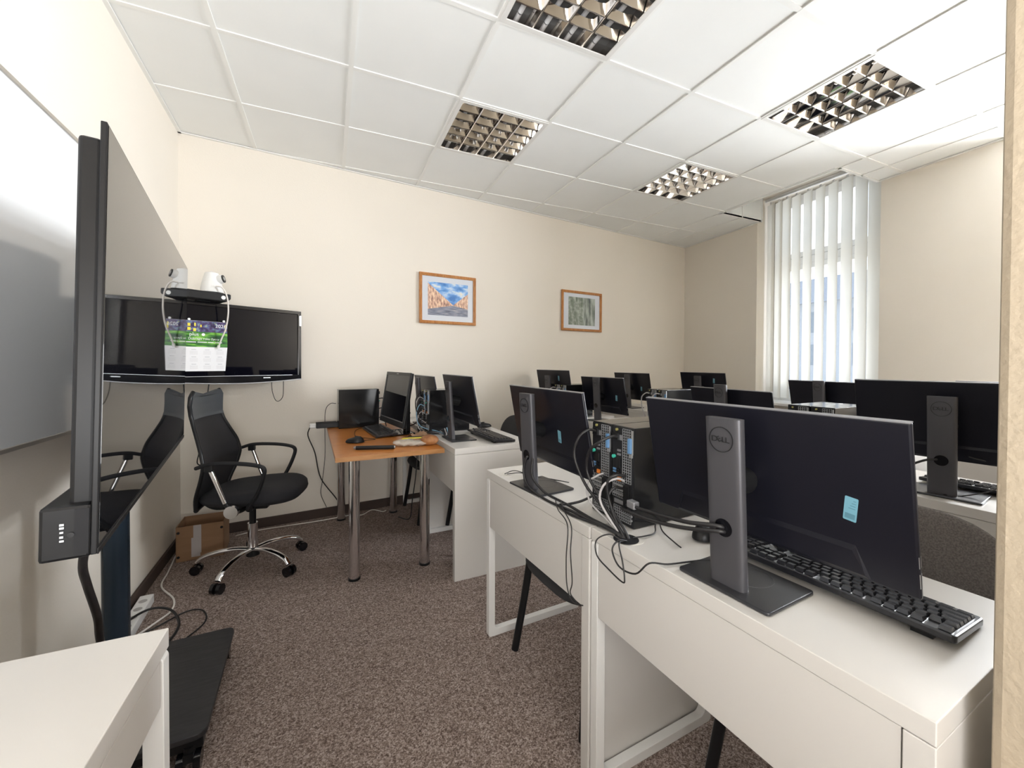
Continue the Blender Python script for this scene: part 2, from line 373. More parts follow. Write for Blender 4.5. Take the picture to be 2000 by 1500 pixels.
# upstand round the cut-out at the window
b = MB(); b.box(3.69, 4.02, CUT[2], CUT[2] + .012, CZ, 3.2); b.build('upstand_panel', 'tile', ceil)
b = MB(); b.box(4.026, 4.35, CUT[2], CUT[2] + .012, CZ, 3.2); b.build('upstand_panel', 'tile', ceil)
b = MB(); b.box(3.69, 4.26, CUT[1] - .012, CUT[1], CZ, 3.2); b.build('upstand_panel', 'tile', ceil)
b = MB(); b.box(3.68, 3.692, CUT[1], CUT[2], CZ, 3.2); b.build('upstand_panel', 'tile', ceil)
for x in (4.02, 4.33): MB().box(x - .006, x + .006, CUT[2] - .004, CUT[2], CZ, 3.2).build('grid_bar', 'grid', ceil)
# ------------------------------------------------------------------ louvre lamps
def lamp(x0, y1, label):
    w_, h_ = .6, .6; t = thing('louvre_lamp', label, 'ceiling light', (x0 + .3, y1 - .3, CZ), 0, 'square louvre lamps in the ceiling')
    H = .285; D = .085
    b = MB(); b.ring([(-.298, -.298), (.298, -.298), (.298, .298), (-.298, .298)], [(-.275, -.275), (.275, -.275), (.275, .275), (-.275, .275)], .012, 'z', -.004); b.build('frame', 'whitemetal', t)
    b = MB()
    for s in (-1, 1):
        b.box(s * .275 - .002, s * .275 + .002, -.275, .275, 0, D); b.box(-.275, .275, s * .275 - .002, s * .275 + .002, 0, D)
    b.box(-.28, .28, -.28, .28, D, D + .004); b.build('housing', 'mirror2', t)
    xs = [-.275 + .1375 * k for k in range(5)]
    for k in range(4):
        b = MB(); xc = (xs[k] + xs[k + 1]) / 2; b.cyl((xc, -.27, .052), (xc, .27, .052), .013, n=12); b.build('fluorescent_tube', 'tube', t)
    for x in xs[1:-1]:      # long parabolic blades
        b = MB()
        def f(u, v, x=x):
            a = -1 + 2 * u; z = (1 - abs(a)) ** 1.6
            return Vector((x + .030 * a * (abs(a) ** .3), -.273 + .546 * v, .060 * (abs(a)) ** 1.4))
        b.grid(f, 10, 1); b.build('louvre_blade', 'mirror', t)
    for k in range(1, 6):   # cross blades
        y = -.275 + .55 * k / 6; b = MB()
        for c in range(4):
            xa, xb = xs[c] + .006, xs[c + 1] - .006
            def f(u, v, y=y, xa=xa, xb=xb):
                a = -1 + 2 * u; q = 2 * v - 1
                return Vector((xa + (xb - xa) * v, y + .024 * a * (abs(a) ** .35), .002 + (.046 - .012 * (1 - q * q)) * abs(a) ** 1.2))
            b.grid(f, 8, 6)
        b.build('louvre_blade', 'mirror', t)
    return t
l0 = lamp(GX[3], GY[4], 'louvre lamp nearest the camera, cut by the top edge of the photo')
dup(l0, (GX[3] + .3, GY[2] - .3, CZ), 0, 'middle louvre lamp, left one of the two nearer the picture wall', 'square louvre lamps in the ceiling')
dup(l0, (GX[6] + .3, GY[4] - .3, CZ), 0, 'right-hand louvre lamp, nearer the doorway above the window side', 'square louvre lamps in the ceiling')
dup(l0, (GX[6] + .3, GY[2] - .3, CZ), 0, 'farthest louvre lamp, smallest in view, close to the window and picture wall', 'square louvre lamps in the ceiling')
# ------------------------------------------------------------------ windows
def window(name, y0, y1):
    X0, X1 = 4.62, 4.69; root = bpy.data.objects.new(name, None); COL.objects.link(root); root['kind'] = 'structure'
    def fr(nm, a0, a1, z0, z1, x0=X0, x1=X1, m='pvc', bev=.006): MB().box(x0, x1, a0, a1, z0, z1).build(nm, m, root, bevel=bev)
    fr('window_frame', y0, y0 + .07, .82, 3.05); fr('window_frame', y1 - .07, y1, .82, 3.05); fr('window_frame', y0 + .07, y1 - .07, .82, .9); fr('window_frame', y0 + .07, y1 - .07, 2.99, 3.05)
    fr('transom', y0 + .07, y1 - .07, 2.30, 2.38)
    for z0, z1 in ((.9, 2.30), (2.38, 2.99)):
        b = MB(); s = .055
        b.ring([(y0 + .07, z0), (y1 - .07, z0), (y1 - .07, z1), (y0 + .07, z1)], [(y0 + .07 + s, z0 + s), (y1 - .07 - s, z0 + s), (y1 - .07 - s, z1 - s), (y0 + .07 + s, z1 - s)], .05, 'x', X0 - .015)
        b.build('sash', 'pvc', root, bevel=.004)
        MB().box(X0 + .005, X0 + .009, y0 + .07 + s - .01, y1 - .07 - s + .01, z0 + s - .01, z1 - s + .01).build('pane', 'glass', root)
    MB().box(X0 - .045, X0 - .015, (y0 + .13), (y0 + .15), 1.45, 1.58).build('window_handle', 'whitemetal', root, bevel=.003)
    MB().box(ww(y0) - .03, 4.62, y0 + .003, y1 - .003, .80, .83).build('window_sill', 'pvc', root, bevel=.005)
window('window_1', 1.90, 3.02); window('window_2', .285, 1.145)
# vertical blind
bl = thing('vertical_blind', 'cream vertical slat blind hanging in the tall window niche', 'blind', (4.44, 1.92, .84))
MB().box(-.012, .012, .0, 1.085, 2.185, 2.212).build('headrail', 'pvc', bl, bevel=.003)
sl = [(2.945, 25), (2.86, 28), (2.775, 22), (2.678, 22), (2.567, 25), (2.452, 25), (2.338, 26), (2.222, 22), (2.108, 20), (2.005, 18), (1.94, 55)]
for yc, ang in sl:
    b = MB(); w2 = .0635; H0, H1 = .03, 2.15
    def f(u, v, w2=w2): 
        a = 2 * u - 1; return Vector((.006 * (1 - a * a), a * w2, H0 + (H1 - H0) * v))
    b.grid(f, 6, 1); o = b.build('slat', 'blind', bl, loc=(0, yc - 1.92, 0), rz=-R(ang))
    MB().box(-.004, .004, -.012, .012, 2.15, 2.172).build('slat_hanger', 'whiteplastic', o)
for dx in (-.052, .052): MB().tube([(dx, .03, .04), (dx, .5, .034), (dx, 1.06, .04)], .0015, n=5).build('bead_chain', 'whiteplastic', bl)
# building outside
bd = thing('apartment_building', 'pale building seen through the blind slats outside the window', 'building', (30, 14, -9))
MB().box(0, 12, -14, 14, 0, 14.4).build('wall', 'outside', bd)
MB().prism([(-.4, 14.4), (12.4, 14.4), (6, 17.2)], 28.6, 'y', -14.3).build('roof', 'outside_roof', bd)
wb = MB()
for yy in range(-12, 13, 3):
    for zz in (10.2, 12.4):
        MB().box(-.05, .02, yy - .6, yy + .6, zz, zz + 1.4).build('window', 'outside_glass', bd)
# ------------------------------------------------------------------ wall pictures
def picture(name, cx, w_, h_, z0, pm, label, inner):
    y = bw(cx); a = math.atan(.1109); t = thing(name, label, 'picture', (cx, y - .003, z0), a)
    o_ = [(-w_ / 2, 0), (w_ / 2, 0), (w_ / 2, h_), (-w_ / 2, h_)]; f = .028
    i_ = [(-w_ / 2 + f, f), (w_ / 2 - f, f), (w_ / 2 - f, h_ - f), (-w_ / 2 + f, h_ - f)]
    b = MB(); b.ring(o_, i_, .016, 'y', -.024); b.build('frame', 'framewood', t, bevel=.005)
    g = .007; i2 = [(-w_ / 2 + g, g), (w_ / 2 - g, g), (w_ / 2 - g, h_ - g), (-w_ / 2 + g, h_ - g)]; k = .016; i3 = [(-w_ / 2 + k, k), (w_ / 2 - k, k), (w_ / 2 - k, h_ - k), (-w_ / 2 + k, h_ - k)]
    b = MB(); b.ring(i2, i3, .006, 'y', -.029); b.build('frame_moulding', 'framewood', t, bevel=.002)
    MB().box(-w_ / 2 + .02, w_ / 2 - .02, -.012, -.002, .02, h_ - .02).build('mat_board', 'matboard', t)
    m0, m1 = inner; b = MB(); b.add([(-w_ / 2 + m0, -.0135, m1), (w_ / 2 - m0, -.0135, m1), (w_ / 2 - m0, -.0135, h_ - m1), (-w_ / 2 + m0, -.0135, h_ - m1)], [(0, 1, 2, 3)]); b.uv = [(0, 0), (1, 0), (1, 1), (0, 1)]
    b.build('print', pm, t)
    return t
picture('framed_picture', 1.004, .555, .455, 1.588, 'print_street', 'wood-framed colour print of a street under blue sky, left of two pictures', (.082, .078))
picture('framed_picture', 2.585, .58, .445, 1.592, 'print_forest', 'wood-framed grey-green print of trees, right of two pictures', (.098, .068))
# ------------------------------------------------------------------ whiteboard on left wall
y0, y1 = .55, 2.32; ang = math.atan(-.0382)
wbd = thing('whiteboard', 'glossy whiteboard on the left wall behind the display stand', 'whiteboard', (lw(y0), y0, .975), math.atan(.0382))
Lw = (y1 - y0)
MB().box(.002, .016, 0, Lw, 0, 1.085).build('board_surface', 'whiteboard', wbd)
b = MB(); b.ring([(-.008, -.008), (Lw + .008, -.008), (Lw + .008, 1.093), (-.008, 1.093)], [(.006, .006), (Lw - .006, .006), (Lw - .006, 1.079), (.006, 1.079)], .021, 'x', .001); b.build('board_frame', 'alu', wbd, bevel=.002)
# ------------------------------------------------------------------ interactive display on wheeled stand
DA = R(9.65)                                            # display turned so that its screen faces +x and a little +y
ds = thing('display_stand', 'large black touch display on a wheeled stand with column', 'display stand', (-.523, 1.774, 0), DA)
# local: +y along the screen (far end), +x out of the screen
HW = .741
k0 = len(bpy.data.objects); _before = set(bpy.data.objects)
MB().box(-.0100, 0, -HW, HW, .858, 1.694).build('display_panel', 'black', ds, bevel=.002)
MB().box(.0, .0012, -HW + .006, HW - .006, .877, 1.688).build('screen_glass', 'bigscreen', ds)
MB().box(-.0005, .0022, -HW, HW, .858, .870).build('lower_bezel', 'black', ds, bevel=.001)
MB().box(-.046, -.010, -HW + .022, HW - .022, .90, 1.668).build('rear_housing', 'black', ds, bevel=.008, seg=3)
pc = MB(); pc.box(-.079, -.009, -HW + .0, -HW + .34, .855, .957); pc = pc.build('computer_box', 'black', ds, bevel=.006)
MB().box(-.032, -.012, -HW + .0 - .0015, -HW + .001, .864, .950).build('side_plate', 'black_matte', pc)
for k, (xx, zz, hh, wd) in enumerate([(-.0480, .922, .004, .006), (-.0480, .916, .004, .006), (-.0492, .908, .0035, .0025), (-.0468, .908, .0035, .0025), (-.048, .899, .004, .005), (-.0475, .892, .0035, .006)]):
    MB().box(xx - wd / 2, xx + wd / 2, -HW - .003, -HW - .001, zz, zz + hh).build('port_mark', 'silver', pc)
MB().cyl((-.036, -HW - .0025, .903), (-.036, -HW - .001, .903), .0050).build('power_button', 'black_gloss', pc)
TL_ = Matrix.Translation((0, 0, 1.3)) @ Matrix.Rotation(R(1.4), 4, 'Y') @ Matrix.Translation((0, 0, -1.3))
for o in set(bpy.data.objects) - _before:
    if o.parent == ds: o.matrix_local = TL_
# stand: columns, brackets, base board, castors
MB().box(-.105, -.052, -.24, .24, 1.08, 1.50).build('mounting_bracket', 'black_matte', ds, bevel=.004)
MB().cyl((-.122, .0, .13), (-.122, .0, 1.36), .035, n=32).build('pole', 'darktube', ds)
b = MB(); b.cyl((-.122, 0, .118), (-.122, 0, .135), .055, n=32); b.build('pole_foot', 'black', ds)
ba = -DA + R(2.5)
bs = MB(); bs.prism(rrect(.50, .555, .03), .018, 'z', .098); bs = bs.build('base_board', 'blackwood', ds, bevel=.003, loc=(-.082, -.01, 0), rz=ba)
for q in (-.2435, .2435): MB().box(-.24, .24, q - .0185, q + .0185, .062, .098).build('base_rail', 'black', bs, bevel=.004)
for sx in (-.205, .205):
    for syy in (-.255, .255):
        c = MB(); c.cyl((sx, syy, .05), (sx, syy, .075), .015); c.box(sx - .013, sx + .013, syy - .02, syy + .02, .035, .06); c = c.build('castor', 'black', bs)
        b = MB()
        for q in (-.021, .021): b.cyl((sx + q - .009, syy, .027), (sx + q + .009, syy, .027), .027, n=20)
        b.build('wheel', 'black_gloss', bs, bevel=.003)
for o in kids(bs):
    pass
tag(MB().tube([(-.455, 1.12, .865), (-.475, 1.15, .80), (-.505, 1.24, .72), (-.50, 1.27, .63), (-.52, 1.33, .55), (-.555, 1.45, .40), (-.60, 1.56, .20), (-.62, 1.70, .135)], .008).build('power_cable', 'cable'), 'thick black cable hanging from the bottom corner of the big display', 'cable')
# ------------------------------------------------------------------ corner television
TA = math.atan2(3.40 - 3.08, -.19 + .788)
tv = thing('television', 'black flat television mounted across the room corner', 'television', (-.19, 3.40, 0), TA)   # local -x runs left along the screen, -y out of the screen
W = .79
b = MB()
top = []
MB().box(-W + .015, -.005, .012, .055, 1.115, 1.603).build('television_body', 'black', tv, bevel=.01, seg=3)
b = MB(); n = 16
ou = [(0, 1.112)] + [(0, 1.607), (-W, 1.607), (-W, 1.112)] + [(-W + W * k / n, 1.112 - .020 * math.sin(PI * k / n)) for k in range(1, n)]
inn = [(-.024, 1.143)] + [(-.024, 1.583), (-W + .024, 1.583), (-W + .024, 1.143)] + [(-W + .024 + (W - .048) * k / n, 1.143) for k in range(1, n)]
b.ring(ou[::-1], inn[::-1], .022, 'y', -.008); b.build('bezel', 'black_gloss', tv, bevel=.003)
MB().box(-W + .02, -.02, -.001, .014, 1.14, 1.585).build('screen', 'screen', tv)
n = 16
b = MB(); pr_ = [(-W + W * k / n, 1.110 - .020 * math.sin(PI * k / n)) for k in range(n + 1)]; b.tube([(x, -.006, z) for x, z in pr_], .004, n=6, sub=2); b.build('lower_trim', 'silver', tv)
MB().box(-W / 2 - .33, -W / 2 + .33 - .0, -.0095, -.008, 1.140, 1.1425).build('bezel_line', 'silver', tv)
MB().box(-.258, -.212, -.0100, -.0085, 1.1215, 1.1285).build('maker_mark', 'silver', tv, bevel=.001)
MB().box(-.014, -.001, -.0100, -.0085, 1.50, 1.575).build('edge_highlight_strip', 'silver', tv, label='highlight built as a bright strip at the upper right bezel edge')  # bezel highlight modelled as a silver strip
MB().box(-W / 2 - .1, -W / 2 + .1, .055, .20, 1.25, 1.45).build('wall_bracket', 'black_matte', tv, bevel=.004)
# camera tray and camera
tr = thing('camera_tray', 'black plastic tray on top of the television holding the camera', 'tray', (-.665, 3.118, 1.612), TA)
MB().prism([(-.155, .0), (.045, -.005), (.07, .015), (.07, .045), (-.18, .052), (-.18, .02)], .15, 'y', -.09).build('tray_shell', 'black', tr, bevel=.006)
MB().box(-.09, -.02, -.02, .02, -.006, .004).build('tray_foot', 'black_matte', tr, bevel=.002)
MB().cyl((.028, -.093, .020), (.028, -.088, .020), .012).build('tray_knob', 'whiteplastic', tr)
cm = thing('web_camera', 'white rounded camera with dark ringed lens on the black tray', 'camera', (-.668, 3.105, 1.668), TA)
b = MB(); b.grid(lambda u, v: Vector(((.062 - .026 * v ** 1.4) * math.cos(2 * PI * u), (.050 - .018 * v ** 1.4) * math.sin(2 * PI * u), .12 * v)), 28, 8); b.grid(lambda u, v: Vector((.036 * (1 - v) * math.cos(2 * PI * u), .032 * (1 - v) * math.sin(2 * PI * u), .12 + .012 * v)), 28, 3)
b.build('camera_body', 'whiteplastic', cm)
b = MB(); b.cyl((.030, -.018, .082), (.050, -.034, .088), .028, .026, n=24); b.build('lens_housing', 'whiteplastic', cm)
b = MB(); b.cyl((.050, -.034, .088), (.054, -.0372, .0892), .024, n=24); l_ = b.build('lens_ring', 'black', cm); b = MB(); b.cyl((.054, -.0372, .0892), (.0555, -.0384, .0897), .012, n=20); b.build('lens', 'silver', l_)
c_, s_ = math.cos(TA), math.sin(TA)
def tvp(x, y, z): return (-.19 + x * c_ - y * s_, 3.40 + x * s_ + y * c_, z)
tag(MB().tube([tvp(-.56, -.10, 1.700), tvp(-.53, -.112, 1.695), tvp(-.505, -.115, 1.64), tvp(-.495, -.105, 1.55), tvp(-.50, -.08, 1.45), tvp(-.515, -.05, 1.38), tvp(-.525, -.035, 1.335)], .0045).build('camera_cable', 'whitecable'), 'white cable hanging from the camera down over the calendar', 'cable')
b = MB().tube([tvp(-.525, -.035, 1.337), tvp(-.530, -.032, 1.318)], .008); tag(b.build('cable_plug', 'whiteplastic'), 'white plug at the loose end of the camera cable', 'plug')
# calendar
cal = thing('wall_calendar', 'paper calendar with green landscape photo hanging over the television screen', 'calendar', tvp(-.475, -.022, 0), TA)
CW = .285
b = MB(); b.add([(-CW, 0, 1.325), (.0, 0, 1.325), (.0, 0, 1.485), (-CW, 0, 1.485)], [(0, 1, 2, 3)]); b.uv = [(0, 0), (1, 0), (1, 1), (0, 1)]; b.build('calendar_picture', 'print_calendar', cal)
MB().prism([(-CW + .012, 1.175), (-.012, 1.175), (0, 1.325), (-CW, 1.325)], .001, 'y', .0).build('calendar_page', 'paper', cal)
MB().box(-CW, 0, .0005, .0016, 1.324, 1.486).build('calendar_backing', 'paper', cal)
X90 = Matrix.Rotation(R(90), 4, 'X')
text('calendar_year', '2026', .030, 'paper', cal, Matrix.Translation((-.036, -.001, 1.458)) @ X90)
text('calendar_word', 'plus', .030, 'paper', cal, Matrix.Translation((-.175, -.001, 1.402)) @ X90)
text('calendar_greeting', 'Dobrego roku \u017cyczy', .019, 'paper', cal, Matrix.Translation((-.125, -.001, 1.375)) @ X90)
b = MB()
for x0, x1 in ((-.215, -.165), (-.158, -.110), (-.104, -.075), (-.068, -.030)): b.box(x0, x1, -.0012, -.0004, 1.352, 1.357)
b.build('calendar_small_print', 'paper', cal)
b = MB(); b.cyl((-.128, -.0004, 1.402), (-.128, -.0012, 1.402), .009); b.build('calendar_badge', 'paper', cal)
for dx, dz, ww_, hh in ((-.20, 1.46, .014, .018), (-.17, 1.462, .008, .02), (-.20, 1.435, .016, .018), (-.172, 1.43, .014, .018), (-.14, 1.455, .007, .015), (-.01, 1.45, .008, .04)):
    MB().box(dx - ww_ / 2, dx + ww_ / 2, -.0012, -.0004, dz - hh / 2, dz + hh / 2).build('yellow_patch', 'yellow', cal)
for r_ in range(3):
    for c in range(4):
        x = -CW + .04 + c * .068; z = 1.308 - r_ * .045
        MB().box(x - .012, x + .012, -.001, -.0002, z - .001, z + .001).build('month_title', 'greymetal', cal)
        b = MB()
        for q in range(4): b.box(x - .020, x + .020, -.0008, -.0002, z - .010 - q * .006, z - .0092 - q * .006)
        b.build('day_rows', 'greycable', cal)
for dx in (-.20, -.02): MB().cyl((dx, -.006, 1.492), (dx, -.001, 1.492), .007).build('calendar_clip', 'whiteplastic', cal)
# cables under the television
tag(MB().tube([tvp(-.195, .02, 1.11), tvp(-.19, .02, 1.03), tvp(-.17, .02, .965), tvp(-.145, .02, .955), tvp(-.12, .02, .985), tvp(-.115, .02, 1.05), tvp(-.115, .02, 1.11)], .0022).build('hanging_cable', 'cable'), 'thin black cable loop hanging below the right half of the television', 'cable')
tag(MB().tube([tvp(-.56, .03, 1.10), tvp(-.58, .03, .93), tvp(-.61, .03, .78), tvp(-.60, .03, .73), tvp(-.615, .03, .66), tvp(-.625, .03, .60), tvp(-.605, .03, .585), tvp(-.595, .03, .64), tvp(-.60, .03, .72)], .0035).build('hanging_cable', 'cable'), 'black cable with looped end hanging in the corner beside the mesh chair', 'cable')
# ------------------------------------------------------------------ desks
def make_desk(label, loc, rz):
    t = thing('computer_desk', label, 'desk', loc, rz)
    b = MB(); b.box(0, .5, 0, .73, .716, .75); b.build('desktop', 'laminate', t, bevel=.0015)
    MB().box(.002, .020, .037, .70, .50, .7145).build('back_apron', 'laminate', t, bevel=.001)
    MB().box(.004, .498, .012, .718, .7145, .716).build('shadow_gap', 'seam', t)
    MB().box(0, .5, 0, .035, 0, .7145).build('side_panel', 'laminate', t, bevel=.0015)
    n = 6
    o_ = rrect(.5, .7145, .012, n, .25, .35725); i_ = rrect(.5 - .06, .7145 - .06, .022, n, .25, .35725)
    b = MB(); b.ring([(a, c) for a, c in o_], [(a, c) for a, c in i_], .028, 'y', .702); b.build('sled_leg', 'whitemetal', t, bevel=.0015)
    MB().box(.03, .47, .66, .69, .635, .7145).build('drawer_side', 'laminate', t)
    MB().box(.484, .498, .040, .694, .632, .712).build('drawer_front', 'laminate', t, bevel=.001)
    MB().box(.03, .484, .05, .66, .632, .645).build('drawer_bottom', 'laminate', t)
    b = MB(); b.cyl((.045, .618, .7495), (.045, .618, .7512), .036, n=28); b.build('grommet_rim', 'laminate_shade', t, label='round cable hole cover')
    return t
Y4 = R(3.5)
G1 = None
d = make_desk('nearest white desk in the front row, with the largest monitor', (.741, .258, 0), R(3.2))
DESKS = [
 ('second white desk of the front row, open metal leg toward the aisle', .695, .991, R(3.6)),
 ('white desk beyond the aisle, its solid side panel beside the orange table', .641, 2.204, R(2.1)),
 ('white desk against the picture wall behind the orange table', .614, 2.934, R(2.1)),
 ('white desk of the second row beside the door jamb', 1.985, .262, R(3)),
 ('white desk of the second row, second from the door jamb', 1.945, .994, R(3)),
 ('white desk of the second row just beyond the aisle', 1.995, 2.18, R(3)),
 ('white desk of the second row against the picture wall', 1.90, 3.00, R(4)),
 ('white desk of the third row nearest the doorway wall', 3.30, .45, R(2)),
 ('white desk of the third row in front of the tall window', 3.13, 1.30, R(2)),
 ('white desk of the third row beyond the aisle, near the window corner', 3.26, 2.46, R(0)),
 ('white desk of the third row against the picture wall', 2.93, 3.192, R(2)),
]
for lb, x, y, a in DESKS: dup(d, (x, y, 0), a, lb).scale.y = .975 if 'against the picture wall behind' in lb else (.95 if 'third row against' in lb else 1)
dup(d, (-.765, .19, 0), 0, 'white desk at the bottom left corner of the photo below the whiteboard')
# ------------------------------------------------------------------ monitors
def make_monitor(label, loc, rz, ztop=1.133, swivel=0, stick=None, logo=True, off=0):
    t = thing('computer_monitor', label, 'monitor', loc, rz); dz = ztop - 1.133
    MB().prism(rrect(.166, .205, .008), .007, 'z', 0).build('base_plate', 'basemetal', t, bevel=.002)
    b = MB(); b.ring([(.02 + .05 * math.cos(a * PI / 16), .05 * math.sin(a * PI / 16)) for a in range(32)], [(.02 + .0485 * math.cos(a * PI / 16), .0485 * math.sin(a * PI / 16)) for a in range(32)], .0006, 'z', .0069); b.build('base_ring', 'gunmetal', t)
    # column: rounded slab, leaning slightly back to the row in front
    def colf(u, v):
        a = 2 * PI * u; w_ = .0385 + .001 * v; x = -.048 - .022 * v; dpt = .013
        ex = 5; cc, ss = math.cos(a), math.sin(a)
        return Vector((x + dpt * math.copysign(abs(cc) ** (2 / 3.2), cc), w_ * math.copysign(abs(ss) ** (2 / 7), ss), .007 + .358 * v))
    b = MB(); N = 40; b.grid(colf, N, 10); k = len(b.v); topv = [colf(i / N, 1) for i in range(N)]; b.add(topv, [tuple(range(N))]); col = b.build('stand_column', 'gunmetal', t)
    lean = math.atan(.022 / .347)
    T = Matrix.Translation((-.0615 - .022 * .875, 0, .007 + .358 * .875)) @ Matrix.Scale(1.15, 4) @ Matrix.Rotation(lean * -1, 4, 'Y')
    if logo:
        b = MB(); q = 40
        b.ring([(.0235 * math.cos(2 * PI * i / q), .0235 * math.sin(2 * PI * i / q)) for i in range(q)], [(.0222 * math.cos(2 * PI * i / q), .0222 * math.sin(2 * PI * i / q)) for i in range(q)], .0010, 'x', -.0012)
        o = b.build('logo_ring', 'logo', col); o.matrix_local = T
        FT = T @ Matrix.Translation((-.0012, 0, 0)) @ Matrix(((0, 0, -1, 0), (-1, 0, 0, 0), (0, 1, 0, 0), (0, 0, 0, 1)))
        global DELLMESH
        if DELLMESH is None:
            D_, L_ = [], []
            me = bpy.data.meshes.new('logo_lettering'); vs = []; fs = []
            for ch, x, rot in (('D', -.0125, 0), ('E', -.0035, 35), ('L', .0055, 0), ('L', .0125, 0)):
                m_ = text_mesh(ch, .0145, .0003); k = len(vs); ca, sa = math.cos(R(rot)), math.sin(R(rot)); st = 1.25 if ch != 'E' else 1.1
                for v in m_.vertices: vs.append((x + st * (v.co.x * ca - v.co.y * sa), v.co.x * sa + v.co.y * ca, v.co.z))
                for p in m_.polygons: fs.append(tuple(k + i for i in p.vertices))
            me.from_pydata(vs, [], fs); me.materials.append(MATS['logo']); DELLMESH = me
        o = bpy.data.objects.new('logo_lettering', DELLMESH); COL.objects.link(o); o.parent = col; o.matrix_local = FT
    # cable hole
    vh = .36
    b = MB(); b.prism([(.019 * math.cos(2 * PI * i / 24), .019 * math.sin(2 * PI * i / 24)) for i in range(24)], .0012, 'x', -.0010); o = b.build('cable_hole', 'black_gloss', col); o.matrix_local = Matrix.Translation((-.0613 - .022 * vh, 0, .007 + .347 * vh)) @ Matrix.Rotation(-lean, 4, 'Y')
    # neck
    MB().cyl((-.055, 0, .235 + dz), (.0, 0, .225 + dz), .03, n=20).build('neck', 'black', t)
    # panel (tilted, top leaning toward the column)
    P = Matrix.Translation((.0, 0, .103 + dz)) @ Matrix.Rotation(swivel, 4, 'Z') @ Matrix.Translation((.030, off, -.011)) @ Matrix.Rotation(R(-10.5), 4, 'Y')
    HH = .300; b = MB(); b.box(0, .011, -.270, .270, 0, HH); pn = b.build('panel_housing', 'monback', t, bevel=.0035); pn.matrix_local = P
    b = MB(); hz0, hz1 = .004, .062
    vs = [(0, -.205, hz0), (0, .205, hz0), (0, .185, hz1), (0, -.185, hz1), (-.003, -.198, hz0 + .006), (-.003, .198, hz0 + .006), (-.003, .180, hz1 - .010), (-.003, -.180, hz1 - .010)]
    b.add(vs, [(4, 7, 6, 5), (0, 4, 5, 1), (1, 5, 6, 2), (2, 6, 7, 3), (3, 7, 4, 0)]); b.build('rear_hump', 'monback', pn, bevel=.0012)
    b = MB(); b.box(.0108, .0116, -.264, .264, .014, HH - .005); b.build('screen', 'screen', pn)
    b = MB(); b.box(-.0004, .0114, -.2694, .2694, HH - .0012, HH + .0006); b.build('edge_band', 'greymetal', pn, label='thin grey band round the panel edge')
    b = MB(); b.box(.0015, .0095, -.2698, -.2688, .02, .045); b.box(.0015, .0095, -.2698, -.2688, .055, .075); b.build('side_port', 'silver', pn)
    if stick:
        st = MB(); st.prism(rrect(.020, .046, .002), .0005, 'x', -.0006); st = st.build('sticker', 'sticker', pn, label='small light blue inventory sticker'); st.matrix_local = Matrix.Translation((0, stick[0] - off, stick[1] - .092 - dz)) @ Matrix.Rotation(R(8), 4, 'X')
        b = MB(); b.box(-.0009, -.0006, -.0075, .0075, -.019, -.009)
        for q in range(4): b.box(-.0009, -.0006, -.007, .003 - .002 * q, .001 + q * .005, .0022 + q * .005)
        o = b.build('sticker_print', 'stickerdark', st)
    return t
DELLMESH = None
DT = .7512
m1 = make_monitor('largest monitor in front, seen from behind with round logo on its stand', (.831, .605, DT), R(4.4), 1.133, 0, stick=(-.192, .222), off=-.010)
STK = {'second monitor of the front': (-.122, .216), 'just right of the front row one': (-.164, .206), 'left of blue-lit': (-.136, .215), 'window corner left': (-.14, .325), 'leftmost small': (-.10, .344)}
MON = [
 ('second monitor of the front row, left of the two computer towers', .752, 1.395, 8.5, 1.130, -7),
 ('monitor turned away on the white desk beside the orange table', .752, 2.493, 3, 1.148, 0),
 ('grey-blue backed monitor against the picture wall behind the orange table', .705, 3.235, 4, 1.125, 0),
 ('large monitor at the right edge beside the door jamb, logo on stand', 2.094, .717, 8.5, 1.162, 0),
 ('monitor behind the top edge of the largest monitor, second row', 2.07, 1.600, -4, 1.084, 0),
 ('monitor of the second row beyond the aisle, just right of the front row one', 2.09, 2.80, 3, 1.112, 0),
 ('leftmost small monitor against the picture wall below the right picture', 1.99, 3.445, 5, 1.162, 0),
 ('monitor in front of the vertical blind, glare along its top edge', 3.21, 1.72, -8, 1.105, 0),
 ('monitor whose top just shows above the one at the right edge', 3.42, .86, 0, 1.130, 0),
 ('far monitor near the window corner left of the blind', 3.34, 2.875, -2, 1.142, 0),
 ('far monitor on the third row against the picture wall, left of blue-lit tower', 3.04, 3.545, 2, 1.126, 0),
]
MS = {}
for lb, x, y, a, zt, sw in MON:
    k = (zt, sw)
    MS[lb] = make_monitor(lb, (x, y, DT), R(a), zt, R(sw), stick=next((v for k_, v in STK.items() if k_ in lb), None), off=-.030 if lb.startswith('second monitor of the front') else 0)
